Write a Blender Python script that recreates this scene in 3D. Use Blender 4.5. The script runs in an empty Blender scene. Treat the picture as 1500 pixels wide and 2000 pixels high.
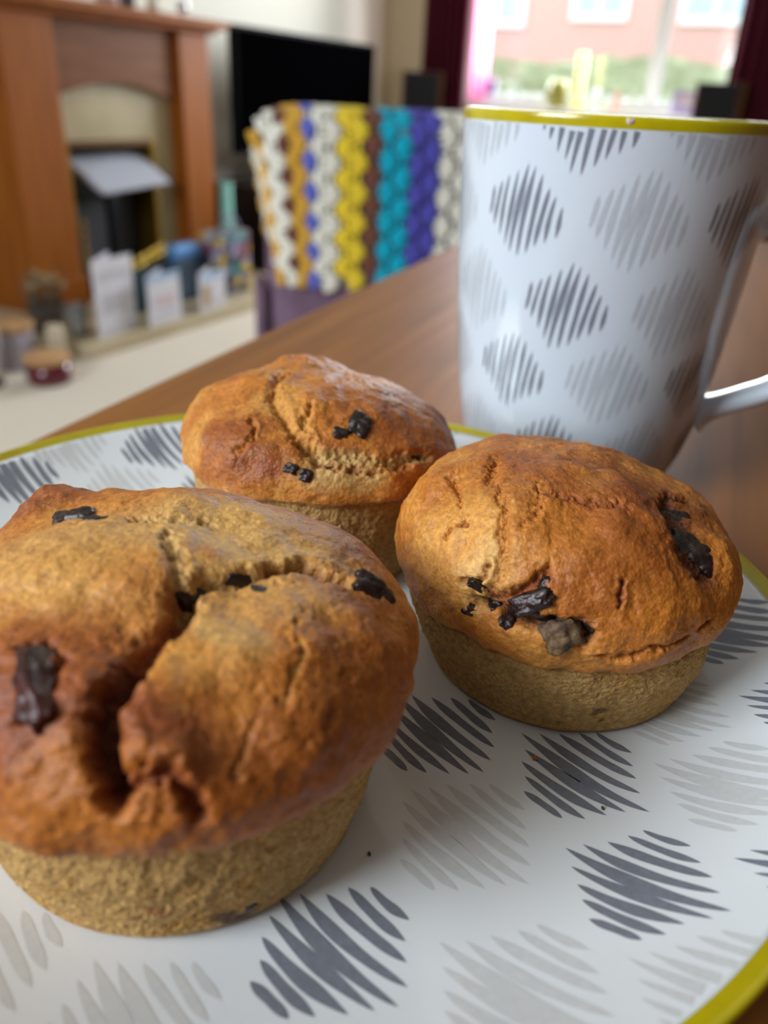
import bpy, bmesh, math, random
import numpy as np
from mathutils import Vector, Matrix
from mathutils.bvhtree import BVHTree

# ------------------------------------------------------------------ camera, light, exposure
S = bpy.context.scene
COL = S.collection
PITCH, ROLL, FPX = math.radians(27.5), math.radians(3.0), 1550.0
CAM = np.array([0.0, 0.0, 0.8471])
fw = np.array([0, math.cos(PITCH), -math.sin(PITCH)])
_up = np.array([0, math.sin(PITCH), math.cos(PITCH)])
RT = math.cos(ROLL)*np.array([1.0, 0, 0]) + math.sin(ROLL)*_up
UP = np.cross(RT, fw)
cd = bpy.data.cameras.new('camera')
cam = bpy.data.objects.new('camera', cd)
COL.objects.link(cam)
cam.matrix_world = Matrix(((RT[0], UP[0], -fw[0], CAM[0]), (RT[1], UP[1], -fw[1], CAM[1]), (RT[2], UP[2], -fw[2], CAM[2]), (0, 0, 0, 1)))
cd.sensor_fit = 'VERTICAL'; cd.sensor_height = 36; cd.lens = FPX/2000*36
cd.clip_start = 0.01; cd.clip_end = 200
cd.dof.use_dof = True; cd.dof.focus_distance = 0.135; cd.dof.aperture_fstop = 12.7
S.camera = cam
S.view_settings.view_transform = 'Standard'; S.view_settings.look = 'None'
S.view_settings.gamma = 1; S.view_settings.use_curve_mapping = False
S.view_settings.exposure = 0.2

w = bpy.data.worlds.new('overcast'); S.world = w; w.use_nodes = True
bg = w.node_tree.nodes['Background']; bg.inputs[0].default_value = (0.80, 0.90, 1.0, 1); bg.inputs[1].default_value = 3.2

# room axes: a = along the fireplace wall, b = away from it; world z = 0 is the floor
TA = math.radians(27)
AX = np.array([math.sin(TA), math.cos(TA)]); BX = np.array([math.cos(TA), -math.sin(TA)])
def R(u, v, z=0.0):
    p = AX*u + BX*v
    return Vector((p[0], p[1], z))
ROOM = Matrix(((AX[0], -BX[0], 0, 0), (AX[1], -BX[1], 0, 0), (0, 0, 1, 0), (0, 0, 0, 1)))   # local x = u, local y = -v

def area(name, loc, aim, sx, sy, power, col):
    l = bpy.data.lights.new(name, 'AREA'); l.shape = 'RECTANGLE'; l.size = sx; l.size_y = sy; l.energy = power; l.color = col
    o = bpy.data.objects.new(name, l); COL.objects.link(o); o.location = loc
    o.rotation_euler = (Vector(aim)-Vector(loc)).to_track_quat('-Z', 'Y').to_euler()
    return o
# daylight coming in through the rear window (behind the camera, to its left) and the front window
area('rear_window_daylight', R(-1.45, -1.15, 1.78), R(0.1, -.05, 0.75), 1.0, .85, 58, (0.84, 0.92, 1.0))
area('front_window_daylight', R(5.12, -1.25, 1.55), R(0, -1.0, 0.9), 1.75, 1.2, 90, (0.92, 0.96, 1.0))

# ------------------------------------------------------------------ helpers
def rgb(h):
    c = [int(h[i:i+2], 16)/255 for i in (0, 2, 4)]
    return tuple((x/12.92 if x <= .04045 else ((x+.055)/1.055)**2.4) for x in c)
def mat(name, col, rough=.6, spec=.5, metal=0, noise=None, bump=None, coat=0, trans=0, sss=0, emit=None, alpha=1, scale=(1, 1, 1)):
    m = bpy.data.materials.new(name); m.use_nodes = True
    nt = m.node_tree; b = nt.nodes['Principled BSDF']
    if isinstance(col, str): col = rgb(col)
    b.inputs['Base Color'].default_value = (*col, 1); b.inputs['Roughness'].default_value = rough
    b.inputs['Specular IOR Level'].default_value = spec; b.inputs['Metallic'].default_value = metal
    b.inputs['Coat Weight'].default_value = coat; b.inputs['Coat Roughness'].default_value = .05
    b.inputs['Transmission Weight'].default_value = trans
    b.inputs['Alpha'].default_value = alpha
    if sss: b.inputs['Subsurface Weight'].default_value = sss; b.inputs['Subsurface Scale'].default_value = .003
    tc = nt.nodes.new('ShaderNodeTexCoord'); mp = nt.nodes.new('ShaderNodeMapping'); nt.links.new(tc.outputs['Object'], mp.inputs[0])
    mp.inputs['Scale'].default_value = scale
    if noise:   # (scale, second colour, contrast low, high)
        n = nt.nodes.new('ShaderNodeTexNoise'); n.inputs['Scale'].default_value = noise[0]; n.inputs['Detail'].default_value = 5
        r = nt.nodes.new('ShaderNodeValToRGB'); r.color_ramp.elements[0].position = noise[2]; r.color_ramp.elements[1].position = noise[3]
        c2 = rgb(noise[1]) if isinstance(noise[1], str) else noise[1]
        r.color_ramp.elements[0].color = (*col, 1); r.color_ramp.elements[1].color = (*c2, 1)
        nt.links.new(mp.outputs[0], n.inputs['Vector']); nt.links.new(n.outputs[0], r.inputs[0]); nt.links.new(r.outputs[0], b.inputs['Base Color'])
    if bump:    # (scale, strength, distance)
        n = nt.nodes.new('ShaderNodeTexNoise'); n.inputs['Scale'].default_value = bump[0]; n.inputs['Detail'].default_value = 6
        q = nt.nodes.new('ShaderNodeBump'); q.inputs['Strength'].default_value = bump[1]; q.inputs['Distance'].default_value = bump[2]
        nt.links.new(mp.outputs[0], n.inputs['Vector']); nt.links.new(n.outputs[0], q.inputs['Height']); nt.links.new(q.outputs[0], b.inputs['Normal'])
    if emit:
        b.inputs['Emission Color'].default_value = (*emit[0], 1); b.inputs['Emission Strength'].default_value = emit[1]
    return m
def setp(o, label=None, cat=None, group=None, kind=None):
    for k, v in (('label', label), ('category', cat), ('group', group), ('kind', kind)):
        if v: o[k] = v
    return o
def thing(name, label, cat, loc=(0, 0, 0), rotz=0.0, group=None):
    o = bpy.data.objects.new(name, None); COL.objects.link(o); o.location = loc; o.rotation_euler = (0, 0, rotz); o.empty_display_size = .02
    return setp(o, label, cat, group)
RZ = math.atan2(AX[1], AX[0])      # rotation that lays local x along the fireplace wall
def link(name, me, m=None, parent=None, smooth=False, loc=None, rotz=None):
    o = bpy.data.objects.new(name, me); COL.objects.link(o)
    if m: me.materials.append(m)
    if parent: o.parent = parent
    if smooth: me.shade_smooth()
    if loc is not None: o.location = loc
    if rotz is not None: o.rotation_euler = (0, 0, rotz)
    return o
def bmobj(name, bm, m=None, parent=None, smooth=False, **k):
    me = bpy.data.meshes.new(name); bmesh.ops.recalc_face_normals(bm, faces=bm.faces); bm.to_mesh(me); bm.free()
    return link(name, me, m, parent, smooth, **k)
def box(bm, x0, x1, y0, y1, z0, z1, bev=0.0, seg=2):
    r = bmesh.ops.create_cube(bm, size=1)['verts']
    for v in r:
        v.co = ((x0+x1)/2+v.co.x*(x1-x0), (y0+y1)/2+v.co.y*(y1-y0), (z0+z1)/2+v.co.z*(z1-z0))
    if bev:
        es = list({e for v in r for e in v.link_edges})
        bmesh.ops.bevel(bm, geom=es, offset=bev, segments=seg, affect='EDGES', profile=.5)
def bxo(name, dims, m, parent=None, bev=0.0, seg=2, smooth=False, **k):
    bm = bmesh.new(); box(bm, *dims, bev=bev, seg=seg)
    return bmobj(name, bm, m, parent, smooth, **k)
def lathe(name, prof, m, parent=None, n=48, smooth=True, closed=False, **k):
    vs = []; fs = []
    for r, z in prof:
        for i in range(n):
            t = 2*math.pi*i/n; vs.append((r*math.cos(t), r*math.sin(t), z))
    for j in range(len(prof)-1):
        for i in range(n):
            a = j*n+i; b = j*n+(i+1) % n; fs.append((a, b, b+n, a+n))
    me = bpy.data.meshes.new(name); me.from_pydata(vs, [], fs)
    bm = bmesh.new(); bm.from_mesh(me); bmesh.ops.remove_doubles(bm, verts=bm.verts, dist=1e-6); bmesh.ops.recalc_face_normals(bm, faces=bm.faces); bm.to_mesh(me); bm.free()
    return link(name, me, m, parent, smooth, **k)
def tube(bm, pts, rad, n=10, rad2=None, cap=True):
    pts = [Vector(p) for p in pts]; rings = []
    for i, p in enumerate(pts):
        t = (pts[min(i+1, len(pts)-1)]-pts[max(i-1, 0)]).normalized()
        ref = Vector((0, 0, 1)) if abs(t.z) < .9 else Vector((1, 0, 0))
        x = t.cross(ref).normalized(); y = x.cross(t)
        ra = rad[i] if isinstance(rad, (list, tuple)) else rad
        rb = ra if rad2 is None else rad2
        rings.append([bm.verts.new(p+x*ra*math.cos(2*math.pi*k/n)+y*rb*math.sin(2*math.pi*k/n)) for k in range(n)])
    for a, b in zip(rings, rings[1:]):
        for k in range(n): bm.faces.new((a[k], a[(k+1) % n], b[(k+1) % n], b[k]))
    if cap: bm.faces.new(rings[0][::-1]); bm.faces.new(rings[-1])

# vectorised gradient noise
_rs = np.random.RandomState(7); _perm = _rs.permutation(256); _perm = np.concatenate([_perm]*3)
_gr = _rs.normal(size=(256, 3)); _gr /= np.linalg.norm(_gr, axis=1)[:, None]
def perlin(P, seed=0):
    P = P+seed*17.31; i = np.floor(P).astype(int); f = P-i; i &= 255; u = f*f*f*(f*(f*6-15)+10); out = 0
    for dx in (0, 1):
        for dy in (0, 1):
            for dz in (0, 1):
                g = _gr[_perm[_perm[_perm[(i[:, 0]+dx) & 255]+((i[:, 1]+dy) & 255)]+((i[:, 2]+dz) & 255)]]
                d = ((f-np.array([dx, dy, dz]))*g).sum(1)
                wx = u[:, 0] if dx else 1-u[:, 0]; wy = u[:, 1] if dy else 1-u[:, 1]; wz = u[:, 2] if dz else 1-u[:, 2]
                out = out+d*wx*wy*wz
    return out*1.6
def fbm(P, sc, oc=4, seed=0, gain=.5):
    o = 0; a = 1
    for k in range(oc): o = o+a*perlin(P*sc*2**k, seed+k*3); a *= gain
    return o
def sstep(a, b, x):
    t = np.clip((x-a)/(b-a), 0, 1); return t*t*(3-2*t)
def mesh_np(name, V, F):
    me = bpy.data.meshes.new(name); V = np.asarray(V, np.float32); F = np.asarray(F, np.int32)
    me.vertices.add(len(V)); me.vertices.foreach_set('co', V.ravel())
    me.loops.add(F.size); me.loops.foreach_set('vertex_index', F.ravel())
    me.polygons.add(len(F)); me.polygons.foreach_set('loop_start', np.arange(0, F.size, F.shape[1], dtype=np.int32))
    me.polygons.foreach_set('loop_total', np.full(len(F), F.shape[1], np.int32))
    me.update(); me.validate(); return me
def grid_faces(nr, nc):
    j, i = np.meshgrid(np.arange(nr-1), np.arange(nc), indexing='ij'); i2 = (i+1) % nc
    return np.stack([j*nc+i, j*nc+i2, (j+1)*nc+i2, (j+1)*nc+i], -1).reshape(-1, 4)

TZ = 0.74     # table top
def W(x, y, z=0.0):           # centimetres from the camera foot, z above the table top -> metres
    return Vector((x/100, y/100, TZ+z/100))

# ------------------------------------------------------------------ materials of the setting
M = {}
M['wall'] = mat('cream_wall_paint', 'E6E4D8', .85, .2, bump=(60, .1, .002))
M['ceil'] = mat('ceiling_paint', 'CFCCC2', .9, .2)
M['white'] = mat('white_gloss_paint', 'E6E6E2', .35, .5)
M['carpet'] = mat('beige_carpet', 'EBE2D4', .95, .1, noise=(180, 'DFD4C3', .35, .7), bump=(400, .6, .004))
def glass_mat():
    m = bpy.data.materials.new('window_glass'); m.use_nodes = True; nt = m.node_tree; nt.nodes.remove(nt.nodes['Principled BSDF'])
    t = nt.nodes.new('ShaderNodeBsdfTransparent'); g = nt.nodes.new('ShaderNodeBsdfGlossy'); g.inputs['Roughness'].default_value = .02
    f = nt.nodes.new('ShaderNodeFresnel'); f.inputs[0].default_value = 1.45; x = nt.nodes.new('ShaderNodeMixShader')
    t.inputs[0].default_value = (.96, .98, .97, 1)
    nt.links.new(f.outputs[0], x.inputs[0]); nt.links.new(t.outputs[0], x.inputs[1]); nt.links.new(g.outputs[0], x.inputs[2])
    nt.links.new(x.outputs[0], nt.nodes['Material Output'].inputs[0]); return m
M['glass'] = glass_mat()
def wood_mat(name, c1, c2, c3, rough, sc=(1, 1, 1), spec=.4, coat=0, wave=9):
    m = mat(name, c1, rough, spec, coat=coat); nt = m.node_tree; b = nt.nodes['Principled BSDF']
    mp = next(n for n in nt.nodes if n.type == 'MAPPING'); mp.inputs['Scale'].default_value = sc
    n = nt.nodes.new('ShaderNodeTexNoise'); n.inputs['Scale'].default_value = wave; n.inputs['Detail'].default_value = 7; n.inputs['Distortion'].default_value = .6
    r = nt.nodes.new('ShaderNodeValToRGB'); e = r.color_ramp.elements
    e[0].position = .30; e[0].color = (*rgb(c2), 1); e[1].position = .72; e[1].color = (*rgb(c3), 1)
    k = e.new(.5); k.color = (*rgb(c1), 1)
    nt.links.new(mp.outputs[0], n.inputs['Vector']); nt.links.new(n.outputs[0], r.inputs[0]); nt.links.new(r.outputs[0], b.inputs['Base Color'])
    q = nt.nodes.new('ShaderNodeBump'); q.inputs['Strength'].default_value = .15; q.inputs['Distance'].default_value = .0006
    nt.links.new(n.outputs[0], q.inputs['Height']); nt.links.new(q.outputs[0], b.inputs['Normal'])
    return m
M['table'] = wood_mat('brown_table_wood', '865220', '6E4218', '98632C', .48, (1.6, 26, 26), .13, wave=2.2)
M['oak'] = wood_mat('orange_oak_veneer', '935012', '82450D', 'A05E1C', .5, (14, 14, 1.0), .2, wave=3)

# ------------------------------------------------------------------ room shell (local frame: x = u, y = -v)
def shell(name, dims, m=None, kind='structure'):
    o = bxo(name, dims, m or M['wall']); o.matrix_world = ROOM; o['kind'] = kind; return o
def multi(name, dl, m, parent=None, bev=0):
    bm = bmesh.new()
    for d in dl: box(bm, *d, bev=bev)
    o = bmobj(name, bm, m, parent)
    if not parent: o.matrix_world = ROOM; o['kind'] = 'structure'
    return o
UB, VL, VR, UR, HC = 5.25, -2.86, 3.0, -1.6, 2.4
shell('floor', (UR-.1, UB+.1, -VR-.1, -VL+.1, -.1, 0), M['carpet'])
shell('ceiling', (UR-.1, UB+.1, -VR-.1, -VL+.1, HC, HC+.1), M['ceil'])
shell('wall_right', (UR-.1, UB+.1, -VR-.1, -VR, 0, HC), mat('bounce_cutting_plum', '5C4A50', .85, .2))  # dark plum made up for the unseen right and rear walls, to cut bounced light
# rear wall with its window, v -1.85..-0.55
multi('wall_rear', [(UR-.12, UR, -VR, .55, 0, HC), (UR-.12, UR, 1.85, -VL, 0, HC), (UR-.12, UR, .55, 1.85, 2.28, HC), (UR-.12, UR, .55, 1.85, 0, 1.15)], bpy.data.materials['bounce_cutting_plum'])
shell('wall_left', (UR-.12, UB+.1, -VL, -VL+.12, 0, HC))
# front wall with its window hole, v -2.30..-0.15, z 0.84..2.1
WV0, WV1, WZ0, WZ1 = -2.30, -.20, .84, 2.10
M['wall2'] = mat('beige_wall_paint', 'B9AB8C', .85, .2)  # even beige, darker than the cream of the left wall
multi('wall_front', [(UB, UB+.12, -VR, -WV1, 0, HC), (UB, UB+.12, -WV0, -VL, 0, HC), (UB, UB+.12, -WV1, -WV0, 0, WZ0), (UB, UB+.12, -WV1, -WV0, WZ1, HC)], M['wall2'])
shell('baseboard_left', (3.3, UB, -VL-.018, -VL, 0, .12), M['white'])
shell('baseboard_front', (UB-.018, UB, -VR, -VL-.018, 0, .12), M['white'])
# pale conduit trim in the corner
o = bxo('trim_1', (UB-.03, UB-.0, -VL-.03, -VL-.0, .12, HC), M['wall2'], bev=.006); o.matrix_world = ROOM; o['kind'] = 'structure'
def window(name, u0, u1, v0, v1, z0, z1, bars, axis):
    t = bpy.data.objects.new(name, None); COL.objects.link(t); t['kind'] = 'structure'; t.matrix_world = ROOM
    def B(nm, a0, a1, z0_, z1_, th=(.02, .08), m=M['white'], bev=.004):
        if axis == 'v': return bxo(nm, (u0+th[0], u0+th[1], -a1, -a0, z0_, z1_), m, t, bev=bev)
        return bxo(nm, (a0, a1, -v0+th[0], -v0+th[1], z0_, z1_), m, t, bev=bev)
    a0, a1 = (v0, v1) if axis == 'v' else (u0, u1)
    B('window_frame', a0, a0+.05, z0, z1); B('window_frame', a1-.05, a1, z0, z1); B('window_frame', a0+.05, a1-.05, z0, z0+.05); B('window_frame', a0+.05, a1-.05, z1-.05, z1)
    edges = [a0+.05]
    for q in bars: B('mullion', q-.035, q+.035, z0+.05, z1-.05); edges += [q-.035, q+.035]
    edges.append(a1-.05)
    for i in range(0, len(edges), 2): B('window_pane', edges[i], edges[i+1], z0+.05, z1-.05, (.045, .051), M['glass'], 0)
    return t
window('window_1', UB, UB, WV0, WV1, WZ0, WZ1, [-1.105], 'v')
window('window_2', UR-.12, UR-.12, -1.85, -.55, 1.15, 2.28, [-1.2], 'v')
o = bxo('trim_2', (UB-.26, UB+.02, -WV1-.1+.1, -WV0+.1, WZ0-.035, WZ0), M['white'], bev=.008); o.matrix_world = ROOM; o['kind'] = 'structure'

# ------------------------------------------------------------------ table
ta = math.radians(20.2)
tb = thing('dining_table', 'brown wooden dining table with straight grain under the plate and mug', 'table', (0, 0, 0), math.pi/2-ta)
# local x runs along the table, local y to its left
tabletop = bxo('tabletop', (-.75, .90, -.72, .1975, TZ-.03, TZ), M['table'], tb, bev=.003, seg=3)
for x in (-.66, .82):
    for y in (-.63, .11):
        bxo('leg', (x-.03, x+.03, y-.03, y+.03, 0, TZ-.03), M['table'], tb, bev=.004)
bxo('apron', (-.66, .82, .095, .115, TZ-.10, TZ-.03), M['table'], tb); bxo('apron', (-.66, .82, -.64, -.62, TZ-.10, TZ-.03), M['table'], tb)

# ------------------------------------------------------------------ plate
PC = W(-1.77, 13.63)
M['china'] = mat('white_glazed_china', 'DDE0E2', .16, .5, coat=.35)
M['yellow'] = mat('olive_yellow_glaze', 'B5A50A', .2, .5, coat=.3, noise=(90, 'A5930A', .4, .7))
M['greyink'] = mat('dark_grey_glaze_print', '72767F', .2, .5, coat=.3, noise=(900, '7B7F8C', .4, .7))
M['paleink'] = mat('pale_grey_glaze_print', 'C7C8C8', .2, .5, coat=.3, noise=(900, 'CDCECD', .4, .7))
def pz(r):
    t = min(max((r-6.6)/3.6, 0), 1); return .81+1.09*t**1.8
plate = thing('dinner_plate', 'white china side plate with grey brushstroke diamonds and yellow rim carrying three muffins', 'plate', PC)
up = [(r/100, pz(r)/100) for r in np.linspace(0, 9.94, 70)]
lo = [(.0994+.0002*k, pz(9.94)/100) for k in ()]
under = [(r/100, (pz(r)-.42)/100) for r in np.linspace(9.94, 6.4, 24)] + [(.062, .0005), (.060, 0), (.057, 0), (.0565, .0035), (0, .0038)]
lathe('plate_body', up+under, M['china'], plate, n=320)
# the painted lip closes the edge
z1 = pz(10.2)/100
band = [(r/100, pz(r)/100+.00003) for r in np.linspace(9.92, 10.16, 5)]+[(.1021, z1-.0003), (.1023, z1-.0012), (.1020, z1-.0022), (.1012, z1-.0035), (.0994, (pz(9.94)-.42)/100)]
lathe('rim_band', band, M['yellow'], plate, n=320)
rng = random.Random(5)
def strokes(bm, c, ang, L, put, wid=.108, n=9, spread=.98, hex_=False, bow=.045, kpick=1.0):
    """tapered brush strokes along the diagonal of a square; put(x, y) maps pattern cm to the surface"""
    ca, sa = math.cos(math.radians(ang)), math.sin(math.radians(ang))
    for i in range(n):
        t = (i-(n-1)/2)/((n-1)/2)
        ln = L*(1-.70*abs(t))*rng.uniform(.95, 1.03); off = t*spread*L/2.3
        sh = rng.uniform(-.03, .03); N = 20; rows = []
        wv = wid*(1-.35*abs(t))*rng.uniform(.9, 1.1)*L/2.3
        for k in range(N+1):
            s = k/N; x = (s-.5)*ln+sh; hw = wv*(max(0, 1-abs(2*s-1)**2.2))**.75*(1+.12*math.sin(9*s+i))
            y = off-bow*1.6*(ln/L)**1.5*(1-(2*s-1)**2)+.02*math.sin(3*s+i*2)
            rows.append([put(c[0]+ca*x-sa*(y+q*hw), c[1]+sa*x+ca*(y+q*hw)) for q in (-1, 0, 1)])
        if any(p is None for r_ in rows for p in r_):
            rows = [r_ for r_ in rows if all(p is not None for p in r_)]
            if len(rows) < 2: continue
        vv = [[bm.verts.new(p) for p in r_] for r_ in rows]
        for a, b in zip(vv, vv[1:]):
            for q in (0, 1): bm.faces.new((a[q], a[q+1], b[q+1], b[q]))
def plate_put(x, y):
    r = math.hypot(x, y)
    if r > 9.92: return None
    return Vector((x/100, y/100, pz(r)/100+.00004))
PM = [(5.68, -6.02, -37, 2.35, 1), (5.29, -3.72, -44, 2.45, 1), (2.95, -2.95, -50, 2.45, 1), (1.42, -7.13, -43, 2.45, 1),
      (3.25, -5.10, -45, 2.5, 0), (3.75, -7.75, -39, 2.5, 0), (7.55, -4.2, -35, 2.4, 0), (6.0, -8.0, -37, 2.3, 0),
      (-4.95, 7.7, -46, 2.3, 1), (-7.9, 4.9, -42, 2.4, 1), (-7.1, 6.7, -44, 2.2, 0), (-5.4, 5.7, -44, 2.3, 0),
      (-3.1, 5.9, -44, 2.3, 1), (-3.0, -7.7, -50, 2.3, 0), (-.85, -8.3, -48, 2.3, 0), (9.0, -.1, -42, 2.3, 1),
      (9.35, -2.55, -30, 2.1, 1), (8.0, -6.25, -25, 2.2, 1), (7.3, -2.15, -40, 2.2, 0), (-2.2, 8.2, -46, 2.3, 0),
      (3.0, 8.6, -45, 2.2, 1), (5.5, 6.6, -45, 2.2, 1), (7.6, 4.2, -45, 2.3, 0), (.3, 8.7, -45, 2.2, 0), (-9.0, 2.2, -42, 2.2, 0),
      (-5.6, 3.2, -44, 2.3, 1), (-8.0, -.4, -44, 2.3, 1), (-8.6, -3.0, -46, 2.3, 0), (-6.9, -5.6, -48, 2.3, 1), (-.9, 3.4, -44, 2.3, 0), (1.4, 1.2, -46, 2.3, 0),
      (5.6, 3.0, -44, 2.3, 1), (-5.0, -8.2, -48, 2.1, 1), (-3.4, 1.2, -45, 2.3, 1)]
for (x, y, a, L, dk) in PM:
    bm = bmesh.new(); strokes(bm, (x, y), a, L, plate_put)
    for f in bm.faces: pass
    o = bmobj('painted_motif', bm, M['greyink'] if dk else M['paleink'], plate)

# ------------------------------------------------------------------ mug
MC = W(6.19, 25.48)
M['mugchina'] = mat('cool_white_glazed_china', 'C9D0D9', .16, .5, coat=.3)
M['mugpale'] = mat('soft_grey_mug_print', 'B0B5BC', .2, .5, coat=.3, noise=(900, 'B7BCC3', .4, .7))
mug = thing('coffee_mug', 'tall white china mug with grey stroke diamonds and yellow rim behind the plate', 'mug', MC)
HK = [0, .25, .7, 1.4, 2.5, 4, 6, 8, 9.6, 10.35]; RK = [3.05, 3.30, 3.52, 3.72, 3.92, 4.10, 4.27, 4.40, 4.47, 4.50]
def smooth_interp(x, X, Y):
    # catmull-rom through the profile
    i = max(0, min(len(X)-2, int(np.searchsorted(X, x))-1)); t = (x-X[i])/(X[i+1]-X[i])
    y0, y1, y2, y3 = Y[max(i-1, 0)], Y[i], Y[i+1], Y[min(i+2, len(Y)-1)]
    m1 = (y2-y0)/(X[i+1]-X[max(i-1, 0)])*(X[i+1]-X[i]); m2 = (y3-y1)/(X[min(i+2, len(X)-1)]-X[i])*(X[i+1]-X[i])
    return (2*t**3-3*t**2+1)*y1+(t**3-2*t**2+t)*m1+(-2*t**3+3*t**2)*y2+(t**3-t**2)*m2
mr = lambda h: smooth_interp(h, HK, RK)
out = [(mr(h)/100, h/100) for h in np.linspace(0, 10.35, 70)]
inn = [((mr(h)-.32)/100, h/100) for h in np.linspace(10.55, .8, 40)]+[(.025, .0062), (0, .006)]
lathe('mug_body', [(0, .003), (.026, .003), (.0275, 0), (.0300, 0)]+out, M['mugchina'], mug, n=256)
lathe('mug_interior', [((mr(10.35)-.32)/100+.0003, .10585), ((mr(10.35)-.32)/100, .1055)]+inn, M['mugchina'], mug, n=160)
lathe('rim_band', [(mr(10.35)/100+.00002, .1033), (.04505, .1048), (.04500, .1057), (.0447, .10610), (.0442, .10615), (.0436, .1059), (.0427, .1054)], M['yellow'], mug, n=256)
# chip in the painted lip
bm = bmesh.new(); bmesh.ops.create_icosphere(bm, subdivisions=2, radius=1)
for v in bm.verts: v.co = Vector((v.co.x*.0011, v.co.y*.0004, v.co.z*.0009))*(1+.3*math.sin(v.co.x*7+v.co.z*5))
ca_ = math.radians(-101)
o = bmobj('chipped_spot', bm, mat('bare_pinkish_clay', 'C9B3A6', .6), mug, True); o.location = (.0449*math.cos(ca_), .0449*math.sin(ca_), .1049); o.rotation_euler = (0, 0, ca_+math.pi/2); o['label'] = 'small pale chip in the yellow rim'
def mug_put(x, y):    # x = arc cm (at radius 4.2), y = height
    if y > 10.33 or y < .3: return None
    r = mr(y)+.004; a = x/4.2
    return Vector((r*math.cos(a)/100, r*math.sin(a)/100, y/100))
for j in range(-4, 14):
    az = -132.5+20*j; dk = (j % 4) in (0, 1)
    for k in range(3):
        h = (8.25, 3.9, -.5)[k] if j % 2 == 0 else (10.45, 5.95, 1.65)[k]
        if h < 0: continue
        if 340 < (az+360+17) % 360 or (az+360) % 360 < 9:      # handle strip stays plain
            if 2 < h < 8.6: continue
        bm = bmesh.new()
        strokes(bm, (az*math.pi/180*4.2, h), -98.5, 2.62 if dk else 2.75, mug_put, wid=.075 if dk else .085, spread=.92, bow=.02, n=10)
        if len(bm.faces) == 0: bm.free(); continue
        bmobj('painted_motif', bm, M['greyink'] if dk else M['mugpale'], mug)
# handle: lens-section loop on the right-hand side
ha = math.radians(-17); hd = Vector((math.cos(ha), math.sin(ha), 0)); bm = bmesh.new()
ctrl = [(3.75, 2.2), (4.15, 2.45), (4.9, 2.85), (5.8, 3.35), (6.6, 4.1), (7.1, 5.1), (7.25, 6.2), (7.05, 7.1), (6.5, 7.75), (5.7, 8.1), (4.9, 8.2), (4.2, 8.1)]
P_ = [np.array(c) for c in ctrl]; pts = []
for i in range(len(P_)-1):
    p0, p1, p2, p3 = P_[max(i-1, 0)], P_[i], P_[i+1], P_[min(i+2, len(P_)-1)]
    for t in np.linspace(0, 1, 6, endpoint=False):
        pts.append(.5*((2*p1)+(-p0+p2)*t+(2*p0-5*p1+4*p2-p3)*t*t+(-p0+3*p1-3*p2+p3)*t**3))
pts.append(P_[-1]); side = Vector((-hd.y, hd.x, 0)); rings = []; n = 20
for i, p in enumerate(pts):
    q = pts[min(i+1, len(pts)-1)]-pts[max(i-1, 0)]; q = q/np.linalg.norm(q)
    nr = hd*(-q[1])+Vector((0, 0, q[0])); e = min(i, len(pts)-1-i)/10
    fl = 1+.75*max(0, 1-e)**1.8
    c = (hd*p[0]+Vector((0, 0, p[1])))/100
    rings.append([bm.verts.new(c+side*(.0062*fl*math.cos(t))*abs(math.cos(t))**-.0+nr*(.0033*fl*math.copysign(abs(math.sin(t))**.75, math.sin(t)))) for t in [2*math.pi*k/n for k in range(n)]])
for a, b in zip(rings, rings[1:]):
    for k in range(n): bm.faces.new((a[k], a[(k+1) % n], b[(k+1) % n], b[k]))
bm.faces.new(rings[0]); bm.faces.new(rings[-1])
bmobj('handle', bm, M['mugchina'], mug, True)

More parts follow.
